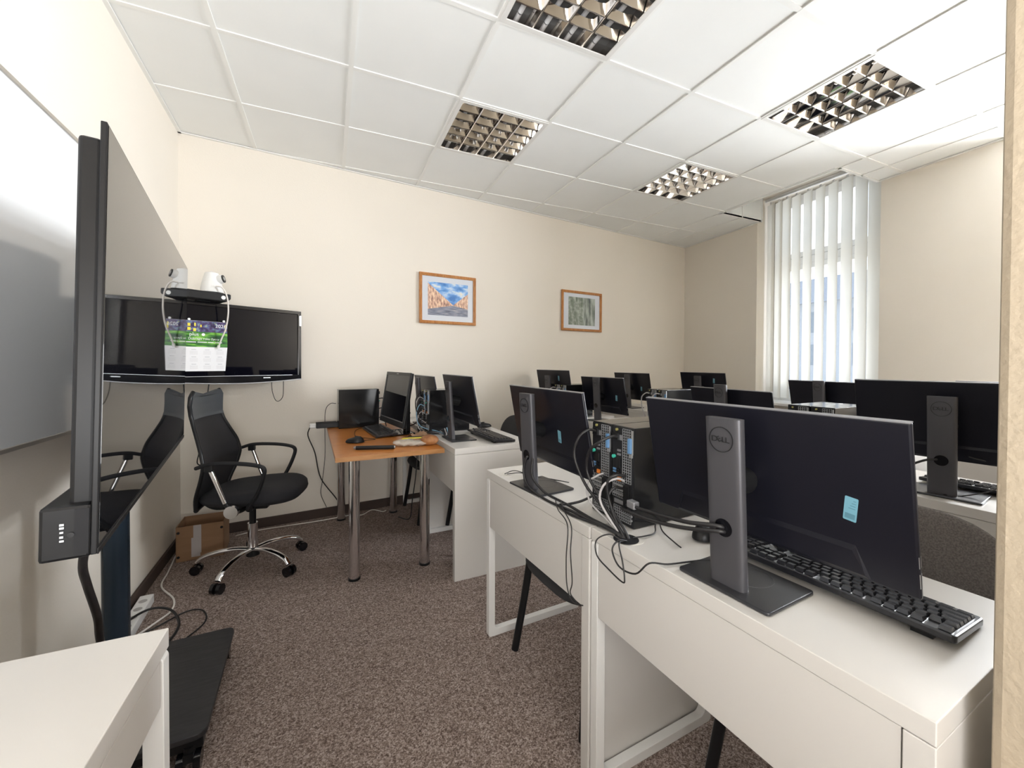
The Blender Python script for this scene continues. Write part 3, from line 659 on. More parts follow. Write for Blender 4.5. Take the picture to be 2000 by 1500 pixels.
# ------------------------------------------------------------------ computer towers
def make_tower(label, loc, rz):
    t = thing('computer_tower', label, 'computer', loc, rz)
    w = .0465; Hh = .292
    cs = MB().box(0.002, .292, -w, w, 0, Hh).build('case', 'pcbody', t, bevel=.0025)
    rp = MB().box(-.001, .003, -w + .003, w - .003, .004, Hh - .004).build('rear_plate', 'black_matte', t)
    def P(nm, y0, y1, z0, z1, m, d=.004, bev=0): return MB().box(-.001 - d, -.001, min(y0, y1), max(y0, y1), z0, z1).build(nm, m, rp, bevel=bev)
    def grille(nm, y0, y1, z0, z1, s=.0078):
        b = MB(); n = max(1, round((y1 - y0) / s)); k = max(1, round((z1 - z0) / s)); th = .00075
        for i in range(n + 1): y = y0 + (y1 - y0) * i / n; b.box(-.0030, -.0012, y - th, y + th, z0, z1)
        for i in range(k + 1): z = z0 + (z1 - z0) * i / k; b.box(-.0028, -.0012, y0, y1, z - th, z + th)
        b.build(nm, 'silver', rp)
    # seen from behind, +y is on the left
    grille('vent_grille', -.037, -.002, .128, .286); grille('vent_grille', -.008, .040, .078, .124); grille('vent_grille', -.038, .034, .012, .052)
    P('power_connector', .012, .036, .250, .272, 'black', .008, .001); P('info_label', .002, .014, .250, .266, 'silver', .0008)
    MB().cyl((-.001, .022, .281), (-.006, .022, .281), .004, n=12).build('lock_screw', 'brass', rp)
    P('release_latch', -.042, -.030, .218, .262, 'blue', .010, .002); P('latch_bracket', -.043, -.033, .206, .216, 'silver', .005); P('side_strip', -.0445, -.041, .215, .285, 'silver', .004)
    P('display_port', .006, .020, .216, .222, 'greymetal', .003); P('display_port', .006, .020, .204, .210, 'greymetal', .003)
    P('serial_port', .004, .020, .168, .196, 'black', .007, .001)
    for z in (.150, .158): P('usb_port', .026, .038, z, z + .005, 'blue', .003); P('usb_port', .010, .022, z, z + .005, 'black_gloss', .003)
    P('network_port', .004, .018, .128, .140, 'orange', .004)
    MB().cyl((-.001, .034, .198), (-.008, .034, .198), .0055, n=14).build('audio_jack', 'green', rp)
    for z in (.086, .100, .113): P('expansion_slot', -.006, .038, z, z + .0045, 'silver', .0045)
    P('slot_cover', -.036, -.014, .058, .122, 'black', .010, .001)
    P('card_plate', -.012, .030, .060, .072, 'greymetal', .004)
    for z in (.024, .036): MB().cyl((-.001, -.040, z), (-.005, -.040, z), .0035, n=10).build('screw', 'silver', rp)
    return t
t1 = make_tower('right tower of the two computers in the middle of the front row', (.797, .968, DT), R(3))
TW = [('left tower of the two computers in the middle of the front row', .792, 1.064, 3),
 ('tower seen side-on behind the stand of the monitor beside the orange table', .627, 2.828, 3),
 ('tower right behind the side-on one on the white desk at the wall', .622, 2.924, 3),
 ('right tower of the pair with bright tops in the second row', 1.972, 1.07, 3),
 ('left tower of the pair with bright tops in the second row', 1.967, 1.167, 3),
 ('tower with a blue-lit side, right one of the pair beyond the aisle', 2.20, 2.245, 2),
 ('left tower of the pair whose side is lit blue beyond the aisle', 2.197, 2.342, 2),
 ('right tower of the small pair far left below the right picture', 1.90, 3.115, 3),
 ('left tower of the small pair far left below the right picture', 1.895, 3.211, 3)]
for lb, x, y, a in TW: dup(t1, (x, y, DT), R(a), lb)
# teacher's tower on the orange table, seen side-on
dup(t1, (.351, 3.372, .7365), R(186), 'black tower standing side-on at the back of the orange table')
# ------------------------------------------------------------------ keyboards
KROWS = [[1, -.9, 1, 1, 1, 1, -.5, 1, 1, 1, 1, -.5, 1, 1, 1, 1, -.25, 1, 1, 1, -.25 - 4],
         [1] * 13 + [2, -.25, 1, 1, 1, -.25, 1, 1, 1, 1], [1.5] + [1] * 12 + [1.5, -.25, 1, 1, 1, -.25, 1, 1, 1, 1],
         [1.75] + [1] * 11 + [2.25, -3.5, 1, 1, 1, 1], [2.25] + [1] * 10 + [2.75, -1.25, 1, -1.25, 1, 1, 1, 1], [1.25, 1.25, 1.25, 6.25, 1.25, 1.25, 1.25, 1.25, -.25, 1, 1, 1, -.25, 2, 1, 1]]
def make_keyboard(label, loc, rz, full=True):
    # local: +x toward the typist, keys start at +y?  typist looks toward -x, so left is -y
    t = thing('keyboard', label, 'keyboard', loc, rz)
    T = Matrix.Rotation(R(4.5), 4, 'Y')
    b = MB(); b.prism(rrect(.148, .442, .008), .014, 'z', .006, T); ks = b.build('keyboard_body', 'keybase', t, bevel=.003)
    MB().box(-.06, -.045, -.19, -.16, -.0005, .012).build('foot', 'black', t); MB().box(-.06, -.045, .16, .19, -.0005, .012).build('foot', 'black', t)
    unit = .01905; caps = {}; big = MB()
    for r_, row in enumerate(KROWS):
        y = -.2145; x = -.056 + r_ * .0195 + (.006 if r_ else 0)
        for k in row:
            if k < 0: y += -k * unit; continue
            wd = k * unit - .0012; ys = y
            def cap(bm, w_, M4):
                a, c = .0088, w_ / 2; a2, c2 = .0066, w_ / 2 - .0022
                vs = [M4 @ Vector(p) for p in ((-a, -c, 0), (a, -c, 0), (a, c, 0), (-a, c, 0), (-a2, -c2, .0075), (a2 - .001, -c2, .0068), (a2 - .001, c2, .0068), (-a2, c2, .0075))]
                bm.add(vs, [(4, 5, 6, 7), (0, 1, 5, 4), (1, 2, 6, 5), (2, 3, 7, 6), (3, 0, 4, 7)])
            if full:
                if k not in caps:
                    bm = MB(); cap(bm, wd, Matrix.Identity(4)); me = bpy.data.meshes.new('key'); me.from_pydata(bm.v, [], bm.f); me.materials.append(MATS['keycap']); caps[k] = me
                o = bpy.data.objects.new('key', caps[k]); COL.objects.link(o); o.parent = t; o.matrix_local = T @ Matrix.Translation((x, y + k * unit / 2, .0195))
            else: cap(big, wd, T @ Matrix.Translation((x, y + k * unit / 2, .0195)))
            y += k * unit
    if not full: big.build('keys', 'keycap', t, kind='stuff')
    return t
make_keyboard('nearest black keyboard behind and under the largest monitor', (1.004, .535, .7515), R(4.6))
k2 = make_keyboard('black keyboard on the white desk beside the orange table', (.955, 2.475, .7515), R(3), full=False)
dup(k2, (2.275, .615, .7515), R(5), 'black keyboard behind the monitor stand at the right edge')
dup(k2, (2.27, 1.55, .7515), R(0), 'black keyboard hidden behind the second row middle monitor')
kt = make_keyboard('black keyboard lying on the orange table', (.325, 3.01, .7375), R(187), full=False)
# ------------------------------------------------------------------ mice
def mouse(label, loc, rz):
    t = thing('computer_mouse', label, 'mouse', loc, rz)
    def f(u, v):
        a = 2 * PI * u; q = v * PI / 2
        return Vector((.056 * math.cos(a) * math.cos(q) ** .7, (.031 - .003 * math.cos(a)) * math.sin(a) * math.cos(q) ** .7, .004 + .032 * math.sin(q) - .006 * math.cos(a) * math.sin(q)))
    MB().grid(f, 28, 8).build('mouse_shell', 'black', t)
    MB().cyl((-.030, -.003, .031), (-.030, .003, .031), .008, n=12).build('scroll_wheel', 'black_matte', t)
    return t
mouse('black mouse in front of the keyboard on the orange table', (.145, 2.69, .7365), R(165))
mouse('black mouse behind the monitor on the desk beside the orange table', (1.06, 2.86, .7515), R(0))
mouse('small black mouse half hidden by the stand of the largest monitor', (.955, .80, .7515), R(10))
# ------------------------------------------------------------------ teacher's table and things on it
tb = thing('orange_table', 'orange wood-effect table on chrome tube legs by the picture wall', 'table', (.0, 0, 0))
b = MB(); b.prism([(.029, 2.295), (.609, 2.307), (.566, 3.50), (-.017, 3.46)], .025, 'z', .711); b.build('tabletop', 'tablewood', tb, bevel=.002)
b = MB(); b.prism([(.0285, 2.2935), (.6095, 2.3055), (.6092, 2.309), (.0290, 2.297)], .0245, 'z', .7112); b.build('edge_band', 'tableedge', tb)
for x, y in ((.129, 2.466), (.533, 2.485), (.085, 3.45), (.482, 3.46)):
    l = MB().cyl((x, y, .012), (x, y, .711), .030, n=28).build('leg', 'chrome', tb); MB().cyl((x, y, 0), (x, y, .013), .033, n=28).build('foot_cap', 'black', l)
    MB().cyl((x, y, .700), (x, y, .7108), .042, n=28).build('leg_flange', 'chrome', l)
tm = thing('computer_monitor', 'monitor on the orange table with its dark screen facing the mesh chair', 'monitor', (.440, 2.955, .7365), R(190))
# local +x toward viewer side (screen)
MB().prism(rrect(.19, .23, .02), .008, 'z', 0).build('base_plate', 'black_gloss', tm, bevel=.003)
MB().box(-.085, -.05, -.03, .03, .006, .385).build('stand_column', 'black', tm, bevel=.006)
MB().box(-.06, .0, -.03, .03, .23, .28).build('neck', 'black', tm, bevel=.004)
P = Matrix.Translation((.035, 0, .064)) @ Matrix.Rotation(R(-9), 4, 'Y')
o = MB().box(-.010, .012, -.250, .250, 0, .365).build('panel_housing', 'black', tm, bevel=.006); o.matrix_local = P
b = MB(); b.ring([(-.252, -.001), (.252, -.001), (.252, .367), (-.252, .367)], [(-.235, .042), (.235, .042), (.235, .345), (-.235, .345)], .008, 'x', .009); b.build('bezel', 'black', o, bevel=.002)
MB().box(.011, .0135, -.240, .240, .04, .348).build('screen', 'screen', o); MB().box(.0165, .0178, -.24, .24, .036, .040).build('bezel_line', 'greymetal', o)
MB().box(.0165, .0178, -.02, .02, .353, .358).build('maker_mark', 'greymetal', o)
t = thing('marker_pen', 'long black rod-like pen lying near the front edge of the orange table', 'pen', (.24, 2.432, .7485), R(-16))
MB().cyl((-.105, 0, 0), (.105, 0, 0), .011, n=18).build('barrel', 'black', t); MB().cyl((-.118, 0, 0), (-.104, 0, 0), .006, .011, n=18).build('tip', 'greymetal', t); MB().cyl((.105, 0, 0), (.110, 0, 0), .008, n=18).build('end_cap', 'silver', t)
# bag of bread rolls
t = thing('bread_bag', 'clear bag with a brown bread roll at the right corner of the orange table', 'bag', (.50, 2.46, .736), R(-15))
b = MB(); b.grid(lambda u, v: Vector((.055 + .055 * math.cos(2 * PI * u) * math.sin(PI * v), .045 * math.sin(2 * PI * u) * math.sin(PI * v), .03 + .032 * math.cos(PI * v))), 24, 12); b.build('bread_roll', 'bread', t)
b = MB(); b.grid(lambda u, v: Vector((-.05 + .11 * math.cos(2 * PI * u) * math.sin(PI * v), .06 * math.sin(2 * PI * u) * math.sin(PI * v) + .005 * math.sin(17 * u * PI), max(.002, .018 + .018 * math.cos(PI * v) + .004 * math.sin(23 * u * PI + 9 * v)))), 36, 12); b.build('plastic_wrapper', 'wrapper', t)
MB().prism([(-.11, .01), (.02, .03), (.01, .06), (-.10, .045)], .003, 'z', .036).build('yellow_label', 'yellow', t)
MB().prism([(-.04, -.02), (.02, -.02), (.02, .0), (-.04, .0)], .0015, 'z', .036).build('paper_label', 'bread', t)
t = thing('sunglasses_case', 'flat dark case lying behind the bread bag', 'case', (.50, 2.60, .7365), R(-25))
b = MB(); b.grid(lambda u, v: Vector((.075 * math.cos(2 * PI * u) * math.sin(PI * v), .028 * math.sin(2 * PI * u) * math.sin(PI * v), .015 + .015 * math.cos(PI * v))), 24, 10); b.build('case_shell', 'black', t)
t = thing('paper_bag', 'crumpled brown paper beside the monitor base on the orange table', 'paper', (.545, 2.72, .7365), R(40))
b = MB(); b.grid(lambda u, v: Vector((-.09 + .18 * u, -.04 + .08 * v, .004 + .030 * abs(math.sin(5 * u + 3 * v)) * (1 - abs(2 * v - 1)) + .006 * math.sin(31 * u) * math.cos(19 * v) + .006)), 20, 10); b.build('paper_sheet', 'cardboard', t)
# power strip on the table
t = thing('power_strip', 'black power strip with white plug poking over the table back edge', 'power strip', (-.0, 3.405, .7365), R(4))
MB().box(-.09, .17, -.025, .025, 0, .04).build('strip_body', 'black', t, bevel=.004); MB().box(-.135, -.09, -.02, .02, .004, .036).build('white_plug', 'whiteplastic', t, bevel=.006)
MB().box(-.09, .05, -.027, .027, .036, .043).build('top_cover', 'black_matte', t)
def cable(name, mt, r, pts, label, group=None, sub=6): return tag(MB().tube(pts, r, sub=sub).build(name, mt), label, 'cable', group)
cable('power_cable', 'cable', .004, [(-.13, 3.40, .75), (-.145, 3.42, .68), (-.10, 3.46, .54), (-.06, 3.50, .33), (.05, 3.52, .15), (.10, 3.53, .03)], 'black cable falling from the white plug down the wall by the orange table')
cable('thin_cable', 'cable', .0022, [(.048, 3.38, .92), (.01, 3.44, .915), (-.025, 3.47, .86), (-.03, 3.50, .70), (-.03, 3.51, .5), (-.05, 3.51, .3), (-.06, 3.52, .2), (-.02, 3.52, .09)], 'thin black cable from the side-on tower hanging down the wall')
cable('mouse_cable', 'cable', .0018, [(.20, 2.71, .742), (.27, 2.74, .741), (.22, 2.80, .741), (.17, 2.86, .741), (.16, 3.0, .741), (.19, 3.2, .741), (.30, 3.30, .741)], 'thin cable of the mouse on the orange table')
for k, (a, q, z, lb) in enumerate([((.36, 3.37), (.43, 3.05), .95, 'black plug and lead between the side-on tower and the screen, upper one'), ((.36, 3.38), (.45, 3.1), .87, 'black plug and lead between the side-on tower and the screen, lower one'), ((.36, 3.36), (.52, 2.99), .80, 'black lead drooping from the side-on tower across the orange table')]):
    cable('monitor_cable', 'cable', .004, [(a[0], a[1], z), (a[0] + .035, a[1] - .02, z), (a[0] + .07, a[1] - .08, z - .04 - .03 * k), (q[0] + .03, q[1] + .10, .76), (q[0] + .07, q[1] + .02, .80), (q[0] + .105, q[1] - .01, .86)], lb)
# cables between the far desk towers
rnd = random.Random(5)
for k in range(9):
    z0 = .80 + .025 * k; y0_ = 2.84 + .012 * k; sgn = rnd.uniform(.5, 1.2)
    mt = ['cable', 'cable', 'cable', 'greycable', 'cable', 'bluecable', 'cable', 'greycable', 'cable'][k]
    cable('tower_cable', mt, .0032, [(.618, y0_, z0), (.585, y0_ - .005, z0 + .01), (.568 - .01 * sgn, y0_ - .03 * sgn, z0 - .05), (.575, y0_ - .07 * sgn, max(.765, z0 - .13)), (.63 + .01 * k, y0_ - .13 * sgn, .757 + .001 * k), (.70, 2.70 - .03 * k, .757), (.665 + .01 * k, 2.60 + .01 * k, .80)],
          'one of the tangled leads behind the far towers beside the orange table', 'tangled leads behind the far towers')
cable('table_under_cable', 'cable', .004, [(.60, 2.95, .74), (.575, 2.92, .60), (.56, 2.90, .45), (.54, 2.93, .25), (.55, 3.1, .06), (.5, 3.3, .01)], 'black cable hanging under the right side of the orange table')
# ------------------------------------------------------------------ front row cables
Z = .757
FR = 'leads gathered at the desk hole in the front row'
hx, hy = .738, .880
b = MB(); b.cyl((hx, hy, .7513), (hx, hy, .7524), .034, n=28); tag(b.build('cable_hole', 'black_matte'), 'open round cable hole in the nearest white desk', 'cable hole')
def fc(mt, r, pts, lb): return cable('lead', mt, r, pts, lb)
fc('cable', .0048, [(.770, .600, .880), (.750, .61, .886), (.735, .68, .872), (.738, .80, .855), (.765, .90, .835), (.793, .945, .815)], 'upper thick black lead from the largest monitor stand to the right tower')
fc('cable', .0048, [(.768, .598, .874), (.748, .607, .876), (.732, .69, .856), (.730, .80, .838), (.752, .91, .822), (.793, .955, .803)], 'lower thick black lead from the largest monitor stand to the right tower')
MB_ = MB().box(.742, .762, .855, .885, .838, .858); tag(MB_.build('cable_connector', 'greymetal', bevel=.003), 'grey rectangular connector on the lead from the largest monitor', 'connector')
fc('cable', .0045, [(.790, 1.085, 1.012), (.755, 1.085, 1.018), (.728, 1.10, .99), (.720, 1.11, .93), (.735, 1.07, .85), (.745, .99, .80), (.740, .91, .768), (hx, hy, .745)], 'thick black power lead arching out from the left tower')
fc('cable', .0045, [(.794, .985, 1.012), (.765, .985, 1.012), (.735, 1.00, .995), (.728, 1.04, .96), (.735, 1.06, .89), (.745, 1.00, .82), (.742, .92, .77), (hx - .005, hy, .745)], 'thick black power lead arching out from the right tower')
fc('greycable', .0036, [(.792, .955, .885), (.765, .955, .895), (.735, .975, .875), (.728, .985, .83), (.735, .95, .785), (hx + .004, hy + .01, .745)], 'pale grey network lead looping from the right tower into the hole')
fc('greycable', .0032, [(.790, 1.05, .885), (.770, 1.06, .875), (.745, 1.075, .85), (.74, 1.05, .80), (.742, .96, .77), (hx + .006, hy + .012, .745)], 'pale grey network lead from the left tower')
fc('cable', .0048, [(.793, .950, .900), (.760, .955, .905), (.742, .97, .88), (.75, .965, .82), (.745, .92, .77), (hx + .008, hy, .745)], 'black lead looping behind the grey one at the right tower')
fc('cable', .0042, [(.793, .965, .860), (.765, .965, .865), (.748, .97, .84), (.752, .95, .80), (.748, .90, .77), (hx + .01, hy - .004, .745)], 'short black lead curling down from the right tower')
fc('cable', .0046, [(.696, 1.372, .882), (.680, 1.380, .87), (.672, 1.385, .82), (.675, 1.355, .775), (.682, 1.28, .760), (.690, 1.20, Z), (.702, 1.10, Z + .004), (.715, 1.00, Z + .004), (.73, .92, Z), (hx, hy + .012, .745)], 'lead from the second monitor lying along the desk edge to the hole')
fc('cable', .0046, [(.700, 1.362, .885), (.690, 1.348, .865), (.685, 1.335, .81), (.705, 1.28, .768), (.725, 1.20, Z), (.72, 1.13, Z + .006), (.725, 1.03, Z + .002), (.735, .94, Z), (hx + .004, hy + .014, .745)], 'second lead from the second monitor stand curving to the hole')
fc('cable', .004, [(.79, 1.10, .80), (.76, 1.13, .775), (.73, 1.16, .76), (.70, 1.17, Z), (.69, 1.09, Z), (.72, .98, Z), (.735, .91, Z), (hx - .008, hy + .01, .745)], 'lead leaving the left tower at the bottom and bending to the hole')
fc('cable', .0018, [(.72, 1.23, .757), (.665, 1.12, .765), (.645, 1.03, .750), (.635, 1.02, .66), (.635, 1.015, .58), (.635, .985, .548), (.64, .94, .560)], 'thin wire hanging over the front desk edge, left strand')
fc('cable', .0018, [(.73, 1.21, .757), (.675, 1.10, .768), (.652, 1.02, .748), (.640, 1.005, .68), (.640, .995, .60), (.637, 1.00, .565), (.640, .97, .552)], 'thin wire hanging over the front desk edge, right strand')
fc('cable', .0020, [(hx - .02, hy, .754), (.70, .905, .762), (.673, .925, .742), (.668, .915, .705), (.668, .86, .690), (.668, .808, .684), (.667, .80, .70), (.672, .815, .735), (.69, .85, .760), (hx - .012, hy - .01, .753)], 'thin wire looping in a triangle over the front desk edge')
fc('cable', .0022, [(hx - .01, hy - .014, .754), (.695, .86, .763), (.676, .86, .742), (.671, .825, .715), (.675, .77, .722), (.690, .74, .758), (.73, .722, Z - .001), (.79, .71, Z - .001), (.84, .69, .760), (.90, .66, .760)], 'thin wire curving along the desk edge to the base of the largest monitor')
fc('cable', .0020, [(hx + .02, hy - .005, .754), (.79, .865, Z), (.83, .87, Z), (.87, .91, Z), (.90, .935, Z + .002)], 'thin wire lying from the hole toward the right tower')
fc('cable', .0018, [(.905, .93, Z), (.86, .87, Z - .001), (.835, .80, Z - .001), (.828, .775, Z - .001)], 'short thin wire end lying before the largest monitor')
fc('cable', .0018, [(.91, .93, Z), (.93, .88, Z - .001), (.95, .83, Z - .001), (.965, .80, Z + .002), (.96, .77, Z + .002)], 'thin wire leading to the mouse behind the largest stand')
fc('cable', .0018, [(.69, 1.612, .753), (.73, 1.59, .768), (.78, 1.53, Z), (.83, 1.45, Z), (.87, 1.38, Z)], 'thin wire leaving the far desk hole of the front row, rear one')
fc('cable', .0018, [(.70, 1.605, .753), (.745, 1.56, .764), (.80, 1.48, Z), (.86, 1.40, Z)], 'thin wire leaving the far desk hole of the front row, front one')
# leads of right monitor and second row towers
fc('cable', .0042, [(2.024, .717, .885), (1.995, .74, .88), (1.99, .82, .83), (1.98, .90, .80), (1.965, 1.02, .80)], 'lead from the right-edge monitor stand toward the bright-topped towers')
fc('cable', .0022, [(2.10, .66, .90), (2.16, .60, .87), (2.14, .60, .80), (2.08, .66, .762), (2.03, .70, .760)], 'thin curved wire right of the right-edge monitor stand')
for k, (x, y, lb) in enumerate([(1.962, 1.185, 'power lead at the left bright-topped tower'), (1.966, 1.09, 'power lead at the right bright-topped tower'), (2.19, 2.26, 'power lead at the blue-lit tower'), (2.186, 2.358, 'power lead at the tower left of the blue-lit one'), (1.888, 3.13, 'power lead at the right small far tower'), (1.884, 3.225, 'power lead at the left small far tower')]):
    fc('cable' if k < 2 else 'greycable', .004, [(x, y, 1.012), (x - .035, y, 1.014), (x - .055, y + .02, .98), (x - .04, y + .03, .90), (x - .01, y + .01, .80), (x + .0, y - .02, .758)], lb)
# ------------------------------------------------------------------ visitor chairs
def visitor_chair(label, loc, rz, m='darkfabric'):
    # local: sitter faces -x; seat front edge at x=0
    t = thing('visitor_chair', label, 'chair', loc, rz)
    def seatf(u, v):
        a = 2 * PI * u; cc, ss = math.cos(a), math.sin(a); q = math.sin(PI * v) ** .35 if 0 < v < 1 else 0
        return Vector((.22 + .225 * math.copysign(abs(cc) ** .55, cc) * q, .235 * math.copysign(abs(ss) ** .55, ss) * q, .428 - .034 * math.cos(PI * v) - .014 * max(0, -cc) ** 2 * q))
    MB().grid(seatf, 36, 10).build('seat', m, t)
    def backf(u, v):
        a = 2 * PI * u; cc, ss = math.cos(a), math.sin(a); q = math.sin(PI * v) ** .35 if 0 < v < 1 else 0
        y = .245 * math.copysign(abs(cc) ** .6, cc) * q; z = .165 * math.copysign(abs(ss) ** .75, ss) * q
        return Vector((.475 + .22 * z - .55 * y * y - .018 * math.cos(PI * v), y, .675 + z))
    MB().grid(backf, 40, 8).build('backrest', m, t)
    def leg(p): MB().tube(p, (.010, .016), n=10, sub=5).build('leg', 'black', t)
    for s in (-1, 1):
        leg([(.06, s * .20, .425), (.04, s * .215, .25), (.005, s * .24, .0)])
        leg([(.35, s * .20, .425), (.42, s * .215, .22), (.48, s * .235, .0)])
        MB().tube([(.36, s * .18, .42), (.455, s * .18, .44), (.475, s * .18, .52), (.49, s * .17, .62)], .011, n=8).build('back_support', 'black', t)
    MB().box(.05, .37, -.2, .2, .403, .415).build('seat_frame', 'black', t)
    return t
vc = visitor_chair('dark chair tucked under the second desk of the front row, leg visible', (.733, 1.335, 0), R(3))
v2 = visitor_chair('grey-brown fabric chair behind the largest monitor near the door jamb', (.985, .575, 0), R(4), 'greyfabric')
dup(vc, (.80, 2.70, 0), R(3), 'dark chair behind the desk beside the orange table, rounded top showing')
dup(vc, (.60, 3.33, 0), R(3), 'dark chair at the far desk against the picture wall')
# ------------------------------------------------------------------ mesh office chair
HA = R(-12)
oc = thing('office_chair', 'black mesh-backed swivel chair with chrome star base near the corner', 'office chair', (-.42, 2.86, 0), HA)
# star base
b = MB(); b.cyl((0, 0, .075), (0, 0, .125), .036, .03, n=24); b.build('hub', 'black', oc)
base_dirs = [math.atan2(2.61 - 2.86, -.54 + .42) - HA + R(72) * k for k in range(5)]
for a in base_dirs:
    c, s = math.cos(a), math.sin(a)
    lg = MB().tube([(c * .02, s * .02, .112), (c * .10, s * .10, .120), (c * .19, s * .19, .112), (c * .255, s * .255, .092), (c * .285, s * .285, .066)], (.019, .012), n=12, rx=(-s, c, 0)).build('base_leg', 'chrome', oc)
    w_ = MB()
    for q in (-.017, .017): w_.cyl((c * .288 - s * (q - .009), s * .288 + c * (q - .009), .027), (c * .288 - s * (q + .009), s * .288 + c * (q + .009), .027), .027, n=20)
    w_ = w_.build('castor', 'black_gloss', lg, bevel=.003)
MB().cyl((0, 0, .12), (0, 0, .27), .027, n=24).build('gas_column', 'chrome', oc)
MB().cyl((0, 0, .26), (0, 0, .40), .018, n=20).build('gas_lift', 'black', oc)
MB().box(-.10, .11, -.09, .09, .375, .415).build('mechanism', 'black', oc, bevel=.008)
MB().tube([(.02, .08, .385), (.03, .20, .375), (.03, .26, .370)], .006).build('lever', 'black', oc)
MB().cyl((.04, -.16, .405), (.04, -.11, .405), .02, n=16).build('tension_knob', 'black', oc)
def seatf(u, v):
    a = 2 * PI * u; cc, ss = math.cos(a), math.sin(a); q = math.sin(PI * v) ** .4 if 0 < v < 1 else 0
    x = .025 + .262 * math.copysign(abs(cc) ** .6, cc) * q; y = (.238 - .02 * (cc < 0)) * math.copysign(abs(ss) ** .6, ss) * q
    xx = (x - .025) / .262
    return Vector((x, y, .462 - .048 * math.cos(PI * v) + .010 * xx * (v > .5) - .045 * max(0, xx - .6) ** 1.5 + .012 * (y / .238) ** 2 * (v > .5)))
MB().grid(seatf, 40, 12).build('seat', 'seatfabric', oc)
# backrest profile along height v: (z, x, halfwidth)
prof = [(.415, -.235, .175), (.50, -.232, .195), (.60, -.205, .215), (.70, -.188, .225), (.78, -.20, .220), (.86, -.222, .195), (.94, -.245, .172), (1.0, -.258, .168), (1.06, -.262, .175), (1.12, -.258, .172), (1.15, -.252, .140)]
def pint(v):
    k = v * (len(prof) - 1); i = min(int(k), len(prof) - 2); f = k - i; f = f * f * (3 - 2 * f)
    return [prof[i][j] * (1 - f) + prof[i + 1][j] * f for j in range(3)]
def backsurf(off, v0, v1, hw_in=0):
    def f(u, v):
        z, x, hw = pint(v0 + (v1 - v0) * v); z = .415 + (z - .415) * .885; a = 2 * u - 1; y = a * (hw - hw_in)
        dip = -.022 * (1 - abs(a)) * max(0, (v0 + (v1 - v0) * v - .88) / .12)
        return Vector((x + .30 * y * y * 2.2 + off, y, z + dip))
    return f
MB().grid(backsurf(0, .0, .70), 20, 30).build('mesh_back', 'meshfabric', oc)
b = MB(); b.grid(backsurf(.012, .66, 1.0), 20, 16); b.grid(backsurf(-.012, .66, 1.0), 20, 16)
fa, fb = backsurf(.012, .66, 1), backsurf(-.012, .66, 1)
b.grid(lambda u, v: fa(0, v).lerp(fb(0, v), u), 2, 16); b.grid(lambda u, v: fa(1, v).lerp(fb(1, v), u), 2, 16); b.grid(lambda u, v: fa(v, 1).lerp(fb(v, 1), u), 2, 20); b.grid(lambda u, v: fa(v, 0).lerp(fb(v, 0), u), 2, 20)
b.build('headrest', 'leather', oc)
for s in (0, 1):
    f = backsurf(0, 0, 1); MB().tube([f(s, k / 14) for k in range(15)], (.011, .008), n=8, sub=3).build('back_frame', 'black', oc)
f = backsurf(0, 0, 1); MB().tube([f(k / 8, 0) for k in range(9)], .012, n=8, sub=3).build('back_frame', 'black', oc)
MB().tube([(-.05, 0, .40), (-.18, 0, .385), (-.245, 0, .43), (-.26, 0, .52)], (.03, .008), n=10).build('back_bracket', 'black', oc)
for s in (-1, 1):
    y = s * .275
    am = MB().tube([(-.165, y, .672), (-.10, y, .690), (.0, y, .690), (.10, y, .678), (.155, y - s * .004, .655), (.150, y - s * .01, .60), (.11, y - s * .03, .50), (.055, y - s * .06, .425)], (.019, .010), n=10, rx=(0, 1, 0)).build('armrest', 'black_matte', oc)
    MB().cyl((-.105, y, .675), (-.035, y - s * .012, .475), .011, n=14).build('armrest_rod', 'chrome', am)
    MB().box(-.125, -.085, y - .014, y + .014, .650, .688).build('rod_cap', 'black', am, bevel=.005)
    MB().tube([(-.035, y - s * .012, .475), (-.01, y - s * .02, .43), (.01, y - s * .06, .41), (.02, s * .1, .40)], .012, n=8).build('arm_bracket', 'black', am)
    MB().cyl((.0, y - s * .01, .43), (.0, y + s * .012, .43), .034, n=24).build('chrome_disc', 'chrome', am, bevel=.004)
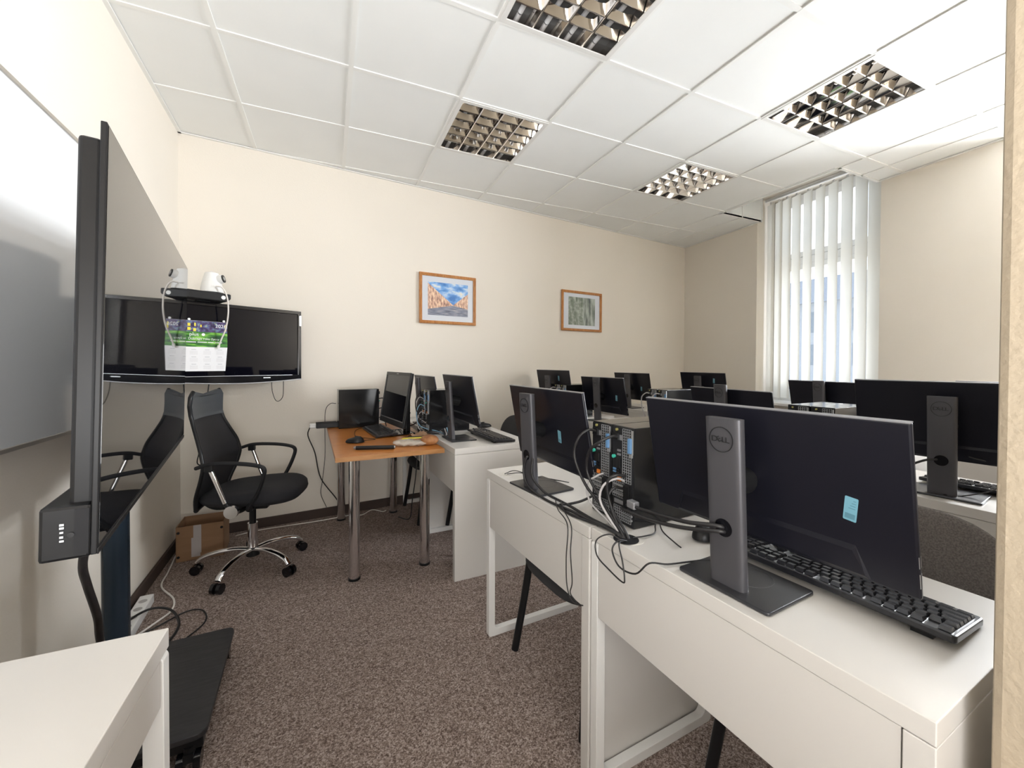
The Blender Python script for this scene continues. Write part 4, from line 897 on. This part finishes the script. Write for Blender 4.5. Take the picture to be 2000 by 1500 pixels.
# ------------------------------------------------------------------ cardboard box
cb = thing('cardboard_box', 'open brown cardboard box on the floor in the corner behind the mesh chair', 'box', (-.742, 3.215, 0), R(3))
w2, d2, h = .122, .105, .215
for nm, a in (('front_panel', (-w2, w2, -d2, -d2 + .004)), ('back_panel', (-w2, w2, d2 - .004, d2)), ('side_wall', (-w2, -w2 + .004, -d2, d2)), ('side_wall', (w2 - .004, w2, -d2, d2))):
    MB().box(*a, 0, h).build(nm, 'cardboard', cb)
MB().box(-w2, w2, -d2, d2, 0, .004).build('bottom', 'cardboard', cb)
MB().box(-.035, .005, -d2 - .0012, -d2, .04, h + .001).build('tape_strip', 'tape', cb); MB().box(-.045, .0, -d2 - .0018, -d2 - .0011, .02, .14).build('tape_strip', 'tape', cb)
for x, z in ((-.11, .18), (-.11, .03), (.11, .18)): MB().cyl((x, -d2 - .001, z), (x, -d2, z), .008).build('hand_hole', 'black_matte', cb)
# floor power strip & leads
t = thing('floor_power_strip', 'white power strip on the carpet at the foot of the left wall', 'power strip', (-.838, 2.50, 0), R(4))
MB().box(-.028, .028, -.20, .14, 0, .045).build('strip_body', 'whiteplastic', t, bevel=.004)
for k in range(4): MB().cyl((0, -.15 + .075 * k, .0445), (0, -.15 + .075 * k, .046), .017, n=18).build('socket', 'greycable', t)
MB().box(-.02, .02, -.23, -.18, .01, .06).build('white_plug', 'whiteplastic', t, bevel=.006)
cable('floor_cable', 'whitecable', .0045, [(-.79, 2.31, .012), (-.74, 2.42, .008), (-.71, 2.50, .008), (-.735, 2.62, .008), (-.835, 2.79, .008), (-.855, 2.95, .008), (-.868, 3.06, .008), (-.885, 3.20, .008)], 'white cable snaking along the carpet from the floor power strip')
cable('floor_cable', 'cable', .0055, [(-.80, 2.28, .03), (-.83, 2.36, .06), (-.78, 2.47, .05), (-.70, 2.46, .03), (-.64, 2.35, .01), (-.645, 2.22, .008), (-.70, 2.14, .008)], 'thick black cable loop on the carpet beside the floor power strip')
cable('floor_cable', 'cable', .0035, [(-.78, 2.31, .012), (-.72, 2.38, .008), (-.64, 2.46, .008), (-.57, 2.44, .008), (-.535, 2.33, .008), (-.58, 2.22, .008), (-.64, 2.13, .008)], 'thin black cable loop reaching toward the display stand base')
cable('floor_cable', 'whitecable', .004, [(-.60, 3.40, .008), (-.55, 3.36, .03), (-.50, 3.44, .008), (-.42, 3.455, .008), (-.25, 3.46, .008), (-.05, 3.47, .008), (.15, 3.50, .008)], 'white cable lying along the picture wall skirting behind the mesh chair')
cable('floor_cable', 'whitecable', .003, [(.15, 3.50, .008), (.24, 3.45, .015), (.32, 3.52, .02), (.40, 3.48, .008), (.43, 3.50, .008)], 'white cable crossing the carpet below the orange table')
